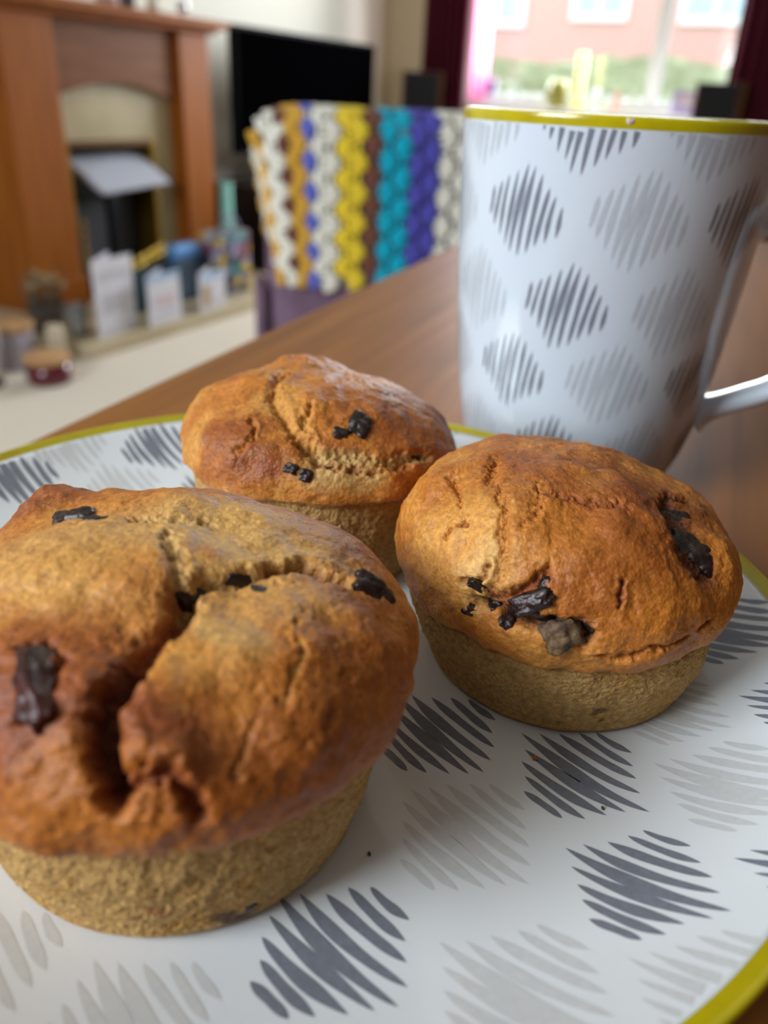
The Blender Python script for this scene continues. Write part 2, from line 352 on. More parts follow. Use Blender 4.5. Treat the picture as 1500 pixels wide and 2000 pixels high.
# ------------------------------------------------------------------ muffins
def muffin_mat():
    m = bpy.data.materials.new('baked_muffin_crust'); m.use_nodes = True; nt = m.node_tree; b = nt.nodes['Principled BSDF']; L = nt.links.new
    col = nt.nodes.new('ShaderNodeAttribute'); col.attribute_name = 'bake'
    cr = nt.nodes.new('ShaderNodeAttribute'); cr.attribute_name = 'crust'
    tc = nt.nodes.new('ShaderNodeTexCoord')
    n1 = nt.nodes.new('ShaderNodeTexNoise'); n1.inputs['Scale'].default_value = 900; n1.inputs['Detail'].default_value = 6; n1.inputs['Roughness'].default_value = .65
    n2 = nt.nodes.new('ShaderNodeTexNoise'); n2.inputs['Scale'].default_value = 2600; n2.inputs['Detail'].default_value = 3
    vo = nt.nodes.new('ShaderNodeTexVoronoi'); vo.inputs['Scale'].default_value = 1500
    for n in (n1, n2, vo): L(tc.outputs['Object'], n.inputs['Vector'])
    r = nt.nodes.new('ShaderNodeValToRGB'); r.color_ramp.elements[0].position = .30; r.color_ramp.elements[0].color = (.64, .57, .50, 1)
    r.color_ramp.elements[1].position = .70; r.color_ramp.elements[1].color = (1.26, 1.30, 1.38, 1)
    L(n1.outputs[0], r.inputs[0])
    mx = nt.nodes.new('ShaderNodeMix'); mx.data_type = 'RGBA'; mx.blend_type = 'MULTIPLY'; mx.inputs[0].default_value = 1; mx.clamp_result = False
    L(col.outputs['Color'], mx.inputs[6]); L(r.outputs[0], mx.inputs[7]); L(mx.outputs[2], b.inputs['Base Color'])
    rr = nt.nodes.new('ShaderNodeMapRange'); rr.inputs[3].default_value = .85; rr.inputs[4].default_value = .42; L(cr.outputs['Fac'], rr.inputs[0])
    ad = nt.nodes.new('ShaderNodeMath'); ad.operation = 'MULTIPLY_ADD'; ad.inputs[1].default_value = .25; L(n1.outputs[0], ad.inputs[0]); 
    sb = nt.nodes.new('ShaderNodeMath'); sb.operation = 'SUBTRACT'; sb.inputs[1].default_value = .10; L(rr.outputs[0], sb.inputs[0]); L(sb.outputs[0], ad.inputs[2]); L(ad.outputs[0], b.inputs['Roughness'])
    b.inputs['Specular IOR Level'].default_value = .42
    b.inputs['Subsurface Weight'].default_value = .08; b.inputs['Subsurface Scale'].default_value = .0015; b.inputs['Subsurface Radius'].default_value = (1, .5, .25)
    a1 = nt.nodes.new('ShaderNodeMath'); a1.operation = 'MULTIPLY_ADD'; a1.inputs[1].default_value = .5; L(n2.outputs[0], a1.inputs[0]); L(n1.outputs[0], a1.inputs[2])
    a2 = nt.nodes.new('ShaderNodeMath'); a2.operation = 'MULTIPLY_ADD'; a2.inputs[1].default_value = .5; L(vo.outputs['Distance'], a2.inputs[0]); L(a1.outputs[0], a2.inputs[2])
    bs = nt.nodes.new('ShaderNodeMapRange'); bs.inputs[3].default_value = 1.0; bs.inputs[4].default_value = .38; L(cr.outputs['Fac'], bs.inputs[0])
    bp = nt.nodes.new('ShaderNodeBump'); bp.inputs['Distance'].default_value = .0007; L(bs.outputs[0], bp.inputs['Strength']); L(a2.outputs[0], bp.inputs['Height']); L(bp.outputs[0], b.inputs['Normal'])
    return m
M['muffin'] = muffin_mat()
M['choc'] = mat('dark_chocolate', '1E110D', .32, .5, bump=(700, .6, .0008), noise=(500, '3A221A', .45, .75))
M['raisin'] = mat('glossy_baked_raisin', '2E0A05', .38, .4, coat=.0, bump=(350, .5, .001), noise=(300, '4A1810', .4, .8))
M['chunk'] = mat('greyish_chocolate_chunk', '3A2A24', .6, .4, bump=(700, .8, .0008), noise=(400, '7A6040', .35, .65))
TONE = {'pale': (.66, .385, .115), 'gold': (.62, .285, .052), 'orange': (.50, .165, .018), 'brown': (.30, .075, .007), 'red': (.23, .045, .009),
        'dark': (.085, .020, .006), 'crumb': (.54, .34, .115), 'side': (.56, .325, .105), 'purple': (.10, .06, .06), 'sideo': (.52, .26, .055)}
def pix_ray(px, py):
    d = fw+RT*((px-750)/FPX)-UP*((py-1000)/FPX); return Vector(d).normalized()
def make_muffin(label, cx, cy, rb, rw, rr, zr, top, shift, apex, seed, base_tone, feats, chips, lip=.35, pw=.8):
    NC, NB, NS, NL, ND = 640, 12, 70, 24, 200
    th = np.linspace(0, 2*np.pi, NC, endpoint=False)
    rows = []   # (rho, z, crust)
    for s in np.linspace(0.02, 1, NB, endpoint=False): rows.append((rb*s, 0, 0, 0))
    for s in np.linspace(0, 1, 10): a = s*math.pi/2; rows.append((rb-.28+.28*math.sin(a)+.0, .28*(1-math.cos(a)), 0, 0))
    rows = [r for r in rows if not (r[0] > rb-.28 and r[1] == 0 and r is not rows[NB])]
    for s in np.linspace(0.02, 1, NS): rows.append((rb+(rw-rb)*s+.12*math.sin(math.pi*s), .28+(zr-.28)*s, 0, s))
    for s in np.linspace(0.04, 1, NL): a = s*math.pi/2; rows.append((rw+(rr-rw)*math.sin(a), zr+lip*(1-math.cos(a)), sstep(0, .35, s), 1))
    for s in np.linspace(0.006, .997, ND):
        a = s*math.pi/2; rows.append((rr*math.cos(a)**.92, zr+lip+(top-zr-lip)*math.sin(a)**pw, 1, 1))
    rows = np.array(rows); nr = len(rows)
    rho = rows[:, 0][:, None]; z = rows[:, 1][:, None]+0*th; cr = rows[:, 2][:, None]+0*th; wz = sstep(.25*zr, zr, z)
    q = np.stack([np.cos(th)*1.3, np.sin(th)*1.3, np.zeros(NC)], -1)
    rn = fbm(q, 1.0, 3, seed)        # outline wobble
    zn = fbm(q, 1.7, 3, seed+5)      # crust line wobble
    rho = rho*(1+(.022*rn)[None, :]*(.4+.6*wz))
    z = z+(zn*.14)[None, :]*np.clip(z/zr, 0, 1)*(1-cr*.4)*np.clip(rho/rr*1.2, 0, 1)**1.5
    k = 1-np.clip(rho/rr, 0, 1)
    X = rho*np.cos(th)+shift[0]*wz+apex[0]*k*cr; Y = rho*np.sin(th)+shift[1]*wz+apex[1]*k*cr
    V = np.stack([X, Y, z], -1).reshape(-1, 3); F = grid_faces(nr, NC); cr = cr.reshape(-1)
    # close the two poles
    V = np.vstack([V, [[0, 0, 0]], [[V[-NC:, 0].mean(), V[-NC:, 1].mean(), V[-NC:, 2].mean()]]]); cr = np.append(cr, [0, 1])
    nb, nt_ = len(V)-2, len(V)-1
    fl = F.tolist()
    org = np.array([cx, cy, .81])       # cm, above the table
    camc = np.array([0, 0, CAM[2]*100-TZ*100])-org
    def normals(V):
        n = np.zeros_like(V); G = V[:nr*NC].reshape(nr, NC, 3)
        du = np.roll(G, -1, 1)-np.roll(G, 1, 1); dv = np.gradient(G, axis=0); c = np.cross(du, dv)
        c /= np.linalg.norm(c, axis=2)[..., None]+1e-9; n[:nr*NC] = c.reshape(-1, 3); n[nb] = (0, 0, -1); n[nt_] = (0, 0, 1); return n
    N = normals(V)
    step = 6
    G = V[:nr*NC].reshape(nr, NC, 3)[::2, ::step]; nn, mm = G.shape[:2]
    bv = BVHTree.FromPolygons([tuple(p) for p in G.reshape(-1, 3)], grid_faces(nn, mm).tolist())
    def hit(px, py, tree=None):
        h = (tree or bv).ray_cast(Vector(camc), pix_ray(px, py))
        if h[0] is None:
            h = (tree or bv).find_nearest(Vector(camc)+pix_ray(px, py)*math.sqrt((camc**2).sum()))
            return np.array(h[0]), np.array(h[1]), np.linalg.norm(np.array(h[0])-camc)
        return np.array(h[0]), np.array(h[1]), h[3]
    warp = np.stack([fbm(V, 1.6, 3, seed+11), fbm(V, 1.6, 3, seed+23), fbm(V, 1.6, 3, seed+31)], -1)
    warp2 = np.stack([fbm(V, 6, 2, seed+41), fbm(V, 6, 2, seed+47), fbm(V, 6, 2, seed+53)], -1)
    Pw = V+.16*warp+.045*warp2
    Pc = V+.10*warp+.06*warp2
    # base relief
    lump = fbm(V, .75, 3, seed+61); mid = fbm(V, 2.6, 4, seed+67, .55); fine = fbm(V, 9, 3, seed+71, .6); vf = perlin(V*26, seed+3)
    disp = cr*(.10*lump+.017*mid+.007*fine+.0025*vf)+(1-cr)*(.025*mid+.020*fine+.010*vf)
    disp *= sstep(.02, .4, V[:, 2])
    # pores and crumbs of the cut-like side
    crumb = np.abs(perlin(V*14, seed+9)); disp += (1-cr)*sstep(.02, .4, V[:, 2])*(-.035*sstep(.45, .8, crumb))
    T = {k_: np.array(v) for k_, v in TONE.items()}
    C = np.tile(T['side'], (len(V), 1))
    def blend(C, tone, w_):
        w_ = np.clip(w_, 0, 1)[:, None]; return C*(1-w_)+T[tone]*w_
    sn = fbm(V, 1.3, 4, seed+81); sn2 = fbm(V, 4.5, 4, seed+85, .65)
    C = blend(C, 'sideo', sstep(.1, .8, sn)*.75); C = blend(C, 'pale', sstep(.1, .9, -sn2)*.5)
    C = blend(C, 'dark', sstep(.62, .9, perlin(V*7, seed+88))*.45)
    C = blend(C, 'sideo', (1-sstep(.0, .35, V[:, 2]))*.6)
    hz = sstep(0, 1, (V[:, 2]-zr-lip)/(top-zr-lip+1e-6))
    Cc = np.tile(T[base_tone], (len(V), 1)); Cc = blend(Cc, 'gold', sstep(-.2, .9, sn)*.6); Cc = blend(Cc, 'brown', sstep(-.1, .7, -sn)*.65)
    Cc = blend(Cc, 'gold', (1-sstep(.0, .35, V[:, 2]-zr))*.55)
    Cc = blend(Cc, 'pale', sstep(.35, 1.0, sn2)*.35); Cc = blend(Cc, 'brown', sstep(.3, 1.0, -sn2)*.4)
    dint = np.zeros(len(V))
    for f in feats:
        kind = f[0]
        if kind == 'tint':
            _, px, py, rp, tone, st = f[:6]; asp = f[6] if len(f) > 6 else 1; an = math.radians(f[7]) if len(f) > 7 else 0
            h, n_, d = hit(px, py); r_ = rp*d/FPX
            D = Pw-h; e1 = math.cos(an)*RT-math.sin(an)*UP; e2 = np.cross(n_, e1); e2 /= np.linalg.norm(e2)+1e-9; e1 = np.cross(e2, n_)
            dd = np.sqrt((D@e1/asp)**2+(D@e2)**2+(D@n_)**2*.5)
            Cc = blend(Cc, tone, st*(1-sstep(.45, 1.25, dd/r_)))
        elif kind == 'bump':
            _, px, py, rp, am = f[:5]; asp = f[5] if len(f) > 5 else 1; an = math.radians(f[6]) if len(f) > 6 else 0; pw_ = f[7] if len(f) > 7 else 2
            h, n_, d = hit(px, py); r_ = rp*d/FPX
            D = Pw-h; e1 = math.cos(an)*RT-math.sin(an)*UP; e2 = np.cross(n_, e1); e2 /= np.linalg.norm(e2)+1e-9; e1 = np.cross(e2, n_)
            dd = np.sqrt((D@e1/asp)**2+(D@e2)**2+(D@n_)**2*.5)
            disp = disp+am*np.exp(-(dd/r_)**pw_)
        elif kind == 'crack':
            _, P, wp, dep, tone, st = f[:6]
            H = [hit(*p) for p in P]; d = H[0][2]; w_ = wp*d/FPX; best = np.full(len(V), 9.0)
            for (a, _, _), (b, _, _) in zip(H, H[1:]):
                ab = b-a; t = np.clip(((Pc-a)@ab)/(ab@ab+1e-9), 0, 1); best = np.minimum(best, np.linalg.norm(Pc-a-t[:, None]*ab, axis=1))
            g = np.exp(-(best/w_)**2.4); disp = disp-dep*g
            # crumbly lips
            disp = disp+.010*np.exp(-((best-1.9*w_)/(w_))**2)*(1+sn2)
            Cc = blend(Cc, tone, st*(1-sstep(.5, 1.5, best/w_))); dint = np.maximum(dint, g)
    dint = np.clip(dint, 0, 1); disp += dint*.05*fine
    seam = np.exp(-((V[:, 2]-zr-.02)/.07)**2); disp -= .03*seam
    V2 = V+N*disp[:, None]; V2[:, 2] = np.maximum(V2[:, 2], 0)
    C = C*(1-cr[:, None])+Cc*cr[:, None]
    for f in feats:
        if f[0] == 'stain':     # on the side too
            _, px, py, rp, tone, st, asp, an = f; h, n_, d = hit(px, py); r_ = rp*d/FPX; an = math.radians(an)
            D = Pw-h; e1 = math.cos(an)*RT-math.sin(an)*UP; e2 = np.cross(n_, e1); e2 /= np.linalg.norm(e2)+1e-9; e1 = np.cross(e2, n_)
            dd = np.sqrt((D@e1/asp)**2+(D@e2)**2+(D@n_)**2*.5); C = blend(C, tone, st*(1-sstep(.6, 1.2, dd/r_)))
    me = mesh_np('muffin_body', V2/100, np.array(fl))
    bm = bmesh.new(); bm.from_mesh(me); bm.verts.ensure_lookup_table()
    for i in range(NC):
        bm.faces.new((bm.verts[nb], bm.verts[(i+1) % NC], bm.verts[i])); o0 = (nr-1)*NC
        bm.faces.new((bm.verts[nt_], bm.verts[o0+i], bm.verts[o0+(i+1) % NC]))
    bm.to_mesh(me); bm.free()
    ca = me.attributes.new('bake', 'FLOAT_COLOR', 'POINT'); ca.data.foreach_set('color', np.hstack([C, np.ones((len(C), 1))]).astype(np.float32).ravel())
    c2 = me.attributes.new('crust', 'FLOAT', 'POINT'); c2.data.foreach_set('value', (cr*(1-.6*dint)).astype(np.float32))
    t = thing('muffin', label, 'muffin', W(cx, cy, .81), group='muffins on the plate')
    link('muffin_body', me, M['muffin'], t, True)
    G2 = V2[:nr*NC].reshape(nr, NC, 3)[::2, ::3]; nn, mm = G2.shape[:2]
    bv2 = BVHTree.FromPolygons([tuple(p) for p in G2.reshape(-1, 3)], grid_faces(nn, mm).tolist())
    for ci, c in enumerate(chips):
        px, py, ax, by, an, sink, mk = c[:7]
        h, n_, d = hit(px, py, bv2); A = 1.12*ax*d/FPX; B = 1.12*by*d/FPX; Cn = min(A, B)*.8; an = math.radians(an)
        n_ = n_ if n_@(camc-h) > 0 else -n_
        e1 = math.cos(an)*RT-math.sin(an)*UP; e2 = np.cross(n_, e1); e2 /= np.linalg.norm(e2); e1 = np.cross(e2, n_)
        bm = bmesh.new(); bmesh.ops.create_icosphere(bm, subdivisions=4, radius=1)
        co = np.array([v.co for v in bm.verts]); ns = fbm(co, 1.5, 4, seed+ci*7+200, .55)
        fac = np.clip(np.abs(co).max(1), .6, 1); k_ = (1+.26*ns)/fac**.5
        L3 = co*k_[:, None]*np.array([A, B, Cn]); PP = h-n_*(sink+.25)*Cn+L3[:, :1]*e1+L3[:, 1:2]*e2+L3[:, 2:]*n_
        for v, p in zip(bm.verts, PP): v.co = Vector(p/100)
        o = bmobj('chocolate_chip' if mk != 'raisin' else 'raisin', bm, M[mk], t, True)
        if mk == 'chunk': o['label'] = 'greyish chunk of chocolate dusted with crumb'
    return t

# front-left muffin
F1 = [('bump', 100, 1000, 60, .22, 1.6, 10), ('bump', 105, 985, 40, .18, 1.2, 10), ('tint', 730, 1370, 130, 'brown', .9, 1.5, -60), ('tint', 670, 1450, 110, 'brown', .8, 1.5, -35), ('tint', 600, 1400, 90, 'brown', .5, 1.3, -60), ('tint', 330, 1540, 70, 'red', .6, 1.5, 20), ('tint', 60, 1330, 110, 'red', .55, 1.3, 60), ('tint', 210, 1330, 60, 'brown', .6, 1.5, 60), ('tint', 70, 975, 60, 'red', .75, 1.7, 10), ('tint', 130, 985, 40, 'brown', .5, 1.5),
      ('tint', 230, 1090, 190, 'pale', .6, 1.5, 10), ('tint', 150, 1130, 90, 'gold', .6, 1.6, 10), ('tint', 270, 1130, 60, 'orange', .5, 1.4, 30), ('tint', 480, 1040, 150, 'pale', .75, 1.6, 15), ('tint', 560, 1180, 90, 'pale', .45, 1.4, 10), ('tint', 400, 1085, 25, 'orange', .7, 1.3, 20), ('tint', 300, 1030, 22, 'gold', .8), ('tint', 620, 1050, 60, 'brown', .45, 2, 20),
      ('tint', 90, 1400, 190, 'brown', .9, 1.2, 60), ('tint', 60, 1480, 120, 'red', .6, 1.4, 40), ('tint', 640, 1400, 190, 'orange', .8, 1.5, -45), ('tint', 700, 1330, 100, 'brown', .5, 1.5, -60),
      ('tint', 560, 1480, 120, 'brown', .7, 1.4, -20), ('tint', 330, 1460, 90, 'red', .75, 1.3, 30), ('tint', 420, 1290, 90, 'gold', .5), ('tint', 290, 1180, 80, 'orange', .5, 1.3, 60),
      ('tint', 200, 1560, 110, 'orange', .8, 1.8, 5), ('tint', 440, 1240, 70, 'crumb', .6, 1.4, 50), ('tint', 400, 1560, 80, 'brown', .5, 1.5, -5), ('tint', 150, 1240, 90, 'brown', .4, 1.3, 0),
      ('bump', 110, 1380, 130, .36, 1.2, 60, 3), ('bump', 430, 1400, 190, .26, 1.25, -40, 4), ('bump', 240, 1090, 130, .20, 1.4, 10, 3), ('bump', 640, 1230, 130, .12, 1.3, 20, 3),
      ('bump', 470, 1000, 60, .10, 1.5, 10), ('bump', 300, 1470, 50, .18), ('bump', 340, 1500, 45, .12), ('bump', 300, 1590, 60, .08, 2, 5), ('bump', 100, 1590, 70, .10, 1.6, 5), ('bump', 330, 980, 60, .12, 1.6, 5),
      ('crack', [(355, 1160), (350, 1215), (300, 1270), (262, 1340), (215, 1410), (215, 1500), (235, 1545)], 25, .34, 'red', .85),
      ('crack', [(250, 1330), (212, 1420), (222, 1520)], 32, .20, 'dark', .7),
      ('crack', [(238, 1535), (320, 1520), (390, 1580)], 16, .22, 'red', .8),
      ('crack', [(355, 1175), (400, 1140), (460, 1135), (520, 1112), (580, 1108), (650, 1128)], 20, .30, 'crumb', .8),
      ('crack', [(540, 1105), (600, 1108), (650, 1125)], 17, .22, 'red', .9),
      ('crack', [(655, 1130), (700, 1150), (740, 1160)], 10, .12, 'crumb', .7),
      ('crack', [(330, 1060), (345, 1110), (360, 1170)], 14, .10, 'crumb', .7), ('crack', [(400, 1020), (345, 1020), (250, 1020)], 12, .08, 'crumb', .5),
      ('crack', [(590, 1210), (565, 1260), (580, 1310), (550, 1380)], 9, .04, 'gold', .6), ('crack', [(660, 1330), (630, 1400), (600, 1470)], 10, .03, 'orange', .3), ('crack', [(505, 1330), (490, 1420), (470, 1500)], 9, .03, 'gold', .3),
      ('crack', [(60, 1290), (100, 1270), (130, 1300), (110, 1370), (60, 1420)], 12, .12, 'red', .8),
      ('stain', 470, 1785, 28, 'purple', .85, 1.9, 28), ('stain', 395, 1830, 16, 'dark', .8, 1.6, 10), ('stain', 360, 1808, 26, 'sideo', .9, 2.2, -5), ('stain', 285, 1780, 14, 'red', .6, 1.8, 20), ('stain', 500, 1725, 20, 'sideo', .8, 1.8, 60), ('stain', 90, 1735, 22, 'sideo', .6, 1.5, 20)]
C1 = [(140, 1006, 38, 20, 5, .35, 'choc'), (185, 1012, 22, 14, 20, .45, 'choc'), (365, 1180, 26, 24, 20, .4, 'choc'), (470, 1134, 30, 15, 10, .35, 'choc'), (735, 1157, 44, 30, 25, .3, 'choc'), (505, 1150, 14, 9, 20, .3, 'choc'),
      (98, 1325, 84, 40, -62, .55, 'raisin'), (475, 1783, 26, 11, -28, .75, 'choc')]
make_muffin('largest nearest muffin at front left, cracked golden top with a glossy raisin', -2.92, 9.25, 2.80, 3.02, 3.52, 2.35, 4.3, (.0, -.02), (-.5, .8), 3, 'orange', F1, C1, lip=.45, pw=.9)
# right muffin
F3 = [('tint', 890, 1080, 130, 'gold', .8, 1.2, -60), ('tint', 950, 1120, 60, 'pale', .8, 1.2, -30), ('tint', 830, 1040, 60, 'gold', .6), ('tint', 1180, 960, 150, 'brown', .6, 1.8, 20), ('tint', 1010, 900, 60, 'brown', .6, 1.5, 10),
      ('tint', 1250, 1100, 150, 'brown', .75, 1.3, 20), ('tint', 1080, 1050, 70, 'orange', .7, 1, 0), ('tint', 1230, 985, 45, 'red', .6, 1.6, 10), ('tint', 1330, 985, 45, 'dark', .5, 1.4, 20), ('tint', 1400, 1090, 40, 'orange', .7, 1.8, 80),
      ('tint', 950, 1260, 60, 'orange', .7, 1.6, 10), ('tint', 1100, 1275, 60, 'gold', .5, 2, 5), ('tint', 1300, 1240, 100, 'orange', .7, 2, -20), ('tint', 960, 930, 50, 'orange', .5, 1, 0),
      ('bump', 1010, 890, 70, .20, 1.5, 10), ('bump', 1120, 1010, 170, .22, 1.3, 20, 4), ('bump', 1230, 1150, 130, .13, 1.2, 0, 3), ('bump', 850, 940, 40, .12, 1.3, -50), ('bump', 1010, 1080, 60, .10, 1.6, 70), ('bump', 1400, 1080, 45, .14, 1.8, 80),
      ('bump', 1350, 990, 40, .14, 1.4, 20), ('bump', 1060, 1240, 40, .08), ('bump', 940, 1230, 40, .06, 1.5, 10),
      ('crack', [(960, 890), (965, 950), (990, 1010), (985, 1060), (995, 1110), (970, 1150)], 11, .10, 'orange', .5),
      ('crack', [(880, 930), (905, 985), (905, 1020), (880, 1040)], 7, .12, 'orange', .6), ('crack', [(905, 1020), (912, 1032)], 7, .2, 'brown', .9),
      ('crack', [(905, 1140), (940, 1128), (960, 1105)], 6, .10, 'red', .6),
      ('crack', [(930, 1165), (975, 1180), (1000, 1210), (1050, 1215), (1100, 1215), (1150, 1235)], 13, .20, 'dark', .85), ('crack', [(960, 1150), (1000, 1165), (1050, 1150), (1060, 1130)], 12, .16, 'red', .8),
      ('crack', [(1140, 1258), (1190, 1278), (1270, 1270), (1330, 1245), (1400, 1200)], 7, .10, 'orange', .3), ('crack', [(1198, 1138), (1208, 1185)], 5, .10, 'red', .7),
      ('crack', [(1310, 1010), (1330, 1060), (1370, 1110)], 34, .22, 'dark', .8), ('crack', [(1070, 985), (1150, 1000), (1210, 1012)], 9, .07, 'red', .5), ('crack', [(1280, 1000), (1310, 975), (1350, 990)], 10, .12, 'dark', .7),
      ('crack', [(1055, 960), (1050, 1000), (1030, 1040)], 9, .05, 'orange', .4),
      ('stain', 1175, 1385, 12, 'dark', .7, 1.6, 0), ('stain', 970, 1275, 10, 'dark', .7, 1.8, 10), ('stain', 1235, 1370, 6, 'dark', .7, 1.3, 0), ('stain', 1180, 1402, 8, 'dark', .7, 1.2, 0)]
C3 = [(1358, 1075, 48, 24, 58, .5, 'choc'), (1318, 1010, 26, 14, 20, .5, 'choc'), (1035, 1178, 40, 19, -22, .3, 'choc'), (1000, 1212, 24, 16, 10, .3, 'choc'), (940, 1148, 24, 10, 30, .55, 'choc'), (1060, 1145, 18, 12, -60, .45, 'choc'),
      (1100, 1243, 34, 28, -30, .35, 'chunk'), (1143, 1222, 16, 17, 60, .4, 'choc'), (1055, 1204, 20, 12, 20, .35, 'choc'), (920, 1190, 18, 12, 20, .7, 'choc'), (968, 1178, 12, 16, 0, .5, 'choc')]
make_muffin('right-hand muffin in front of the mug, smooth orange-brown top with dark chocolate along its front', 3.62, 13.35, 2.62, 2.92, 3.20, 1.85, 4.25, (-.15, -.1), (-1.1, .1), 14, 'orange', F3, C3, lip=.55, pw=.98)
# rear muffin
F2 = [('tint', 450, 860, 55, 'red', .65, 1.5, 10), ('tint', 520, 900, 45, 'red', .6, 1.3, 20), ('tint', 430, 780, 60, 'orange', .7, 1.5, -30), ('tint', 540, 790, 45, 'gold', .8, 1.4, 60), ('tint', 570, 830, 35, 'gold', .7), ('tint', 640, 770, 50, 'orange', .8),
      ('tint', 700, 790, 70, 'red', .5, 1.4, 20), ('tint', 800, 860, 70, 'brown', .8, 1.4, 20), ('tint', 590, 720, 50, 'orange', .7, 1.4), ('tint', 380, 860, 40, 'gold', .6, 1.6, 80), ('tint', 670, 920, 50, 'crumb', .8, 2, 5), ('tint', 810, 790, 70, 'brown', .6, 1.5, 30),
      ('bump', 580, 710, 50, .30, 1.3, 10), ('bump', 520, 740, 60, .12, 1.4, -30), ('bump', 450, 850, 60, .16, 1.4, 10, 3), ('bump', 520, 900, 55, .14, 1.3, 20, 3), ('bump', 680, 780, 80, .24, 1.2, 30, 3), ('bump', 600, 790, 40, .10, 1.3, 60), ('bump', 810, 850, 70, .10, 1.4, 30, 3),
      ('crack', [(550, 740), (530, 780), (560, 830), (590, 870)], 10, .14, 'gold', .6), ('crack', [(470, 890), (500, 865), (490, 830)], 7, .10, 'orange', .6), ('crack', [(590, 870), (620, 890), (690, 895), (760, 905), (830, 895)], 12, .18, 'crumb', .8),
      ('crack', [(610, 800), (590, 840), (610, 880)], 8, .10, 'gold', .6), ('crack', [(610, 905), (650, 912), (720, 920), (800, 915)], 9, .12, 'brown', .5)]
C2 = [(702, 830, 22, 26, 20, .25, 'choc'), (668, 846, 16, 12, 0, .3, 'choc'), (568, 915, 13, 10, 20, .4, 'choc'), (597, 930, 14, 12, 20, .4, 'choc'), (640, 915, 12, 6, 0, .4, 'choc'), (808, 893, 10, 7, 10, .4, 'choc')]
make_muffin('rear muffin furthest from the camera, lumpy reddish top with one chocolate chip', -1.5, 17.3, 2.5, 2.98, 3.22, 2.5, 4.15, (-.1, 0), (-.8, 0), 29, 'orange', F2, C2, lip=.15, pw=1.0)

# crumbs fallen on the plate
for i_, (x, y, rr_, lab) in enumerate(((2.80, 10.15, .045, 'tiny orange crumb on the dark motif in front of the right muffin'), (3.72, 9.11, .03, 'tiny dark crumb on white glaze just below the dark motif'), (.05, 8.05, .03, 'tiny brown crumb in the shadow right of the nearest muffin'))):
    bm = bmesh.new(); bmesh.ops.create_icosphere(bm, subdivisions=2, radius=rr_/100)
    for v in bm.verts: v.co *= 1+.25*math.sin(v.co.x*9000+v.co.z*7000+i_)
    r_pl = math.hypot(x+1.77, y-13.63)
    o = bmobj('crumb', bm, mat('orange_crumb', 'B5652A', .8) if i_ == 0 else mat('dark_crumb', '4A2C18', .8), None, True); o.location = W(x, y, pz(r_pl)+rr_*.9); setp(o, lab, 'crumb')

# ------------------------------------------------------------------ armchair with the crocheted blanket
CH = Vector((-.285, 1.60, 0)); ce = math.radians(80); e = Vector((math.sin(ce), math.cos(ce), 0))
chair = thing('armchair', 'mauve fabric armchair seen from behind under a striped crochet blanket', 'armchair', CH, math.atan2(e.y, e.x))
M['mauve'] = mat('mauve_velvet', '7C6478', .85, .2, noise=(14, '6C5468', .4, .6), bump=(500, .3, .001))
CW, CT, CTOP = .70, .16, .815         # width, back thickness, top of the back
bxo('backrest', (.03, CW, .02, CT, .20, CTOP-.03), M['mauve'], chair, bev=.06, seg=6, smooth=True)
bxo('seat', (.05, CW-.04, CT+.0, .62, .22, .42), M['mauve'], chair, bev=.05, seg=5, smooth=True)
bxo('side_piping', (.005, .03, .03, CT-.01, .22, .50), M['mauve'], chair, bev=.01, smooth=True)
for x in (.08, CW-.09):
    for y in (.07, .55): bxo('leg', (x-.02, x+.02, y-.02, y+.02, 0, .215), M['oak'], chair, bev=.004)
blanket = thing('crochet_blanket', 'striped crochet blanket of cream, ochre, yellow, teal and purple draped over the armchair', 'blanket', CH, math.atan2(e.y, e.x))
YC = {'cream': 'ECE8DA', 'ochre': 'DBA83E', 'brown': '74483A', 'blue': '6470CC', 'yellow': 'EFD038', 'teal': '08AFCB', 'purple': '5552B4'}
YM = {k: mat(k+'_yarn', v, .9, .15, bump=(900, .5, .001)) for k, v in YC.items()}
for k_, m_ in YM.items():
    m_.node_tree.nodes['Principled BSDF'].inputs['Sheen Weight'].default_value = .2
def drape(s, x):
    """s = metres along the blanket from its front hem upwards, over the back; returns point, normal, tangent"""
    zb = .500+.004*math.sin(x*30)+(.02 if x < .08 else 0)*0; front = CTOP-.045-zb; r = .05; y0 = .012
    if s < front: return Vector((x, y0, zb+s)), Vector((0, -1, 0)), Vector((0, 0, 1))
    s2 = s-front; arc = r*math.pi/2
    if s2 < arc:
        a = s2/r; return Vector((x, y0+r-r*math.cos(a), CTOP-.045+r*math.sin(a))), Vector((0, -math.cos(a), math.sin(a))), Vector((0, math.sin(a), math.cos(a)))
    s3 = s2-arc; fl = CT-2*r+.01
    if s3 < fl: return Vector((x, y0+r+s3, CTOP+.005)), Vector((0, 0, 1)), Vector((0, 1, 0))
    s4 = s3-fl
    if s4 < arc:
        a = s4/r; return Vector((x, y0+r+fl+r*math.sin(a), CTOP-.045+r*math.cos(a))), Vector((0, math.sin(a), math.cos(a))), Vector((0, math.cos(a), -math.sin(a)))
    return Vector((x, y0+2*r+fl, CTOP-.045-(s4-arc))), Vector((0, 1, 0)), Vector((0, 0, -1))
def shapex(p, x):
    rc = .11
    if x < rc and p.z > .6: p = p+Vector((0, 0, -(rc-math.sqrt(max(0, rc*rc-(rc-max(x, 0))**2)))*.55*min(1, max(0, (p.z-.62)/.18))))
    if x < .16: p = p+Vector((.048*(1-max(x, -.04)/.16)*max(0, min(1, (CTOP-p.z)/.32)), 0, 0))
    return p
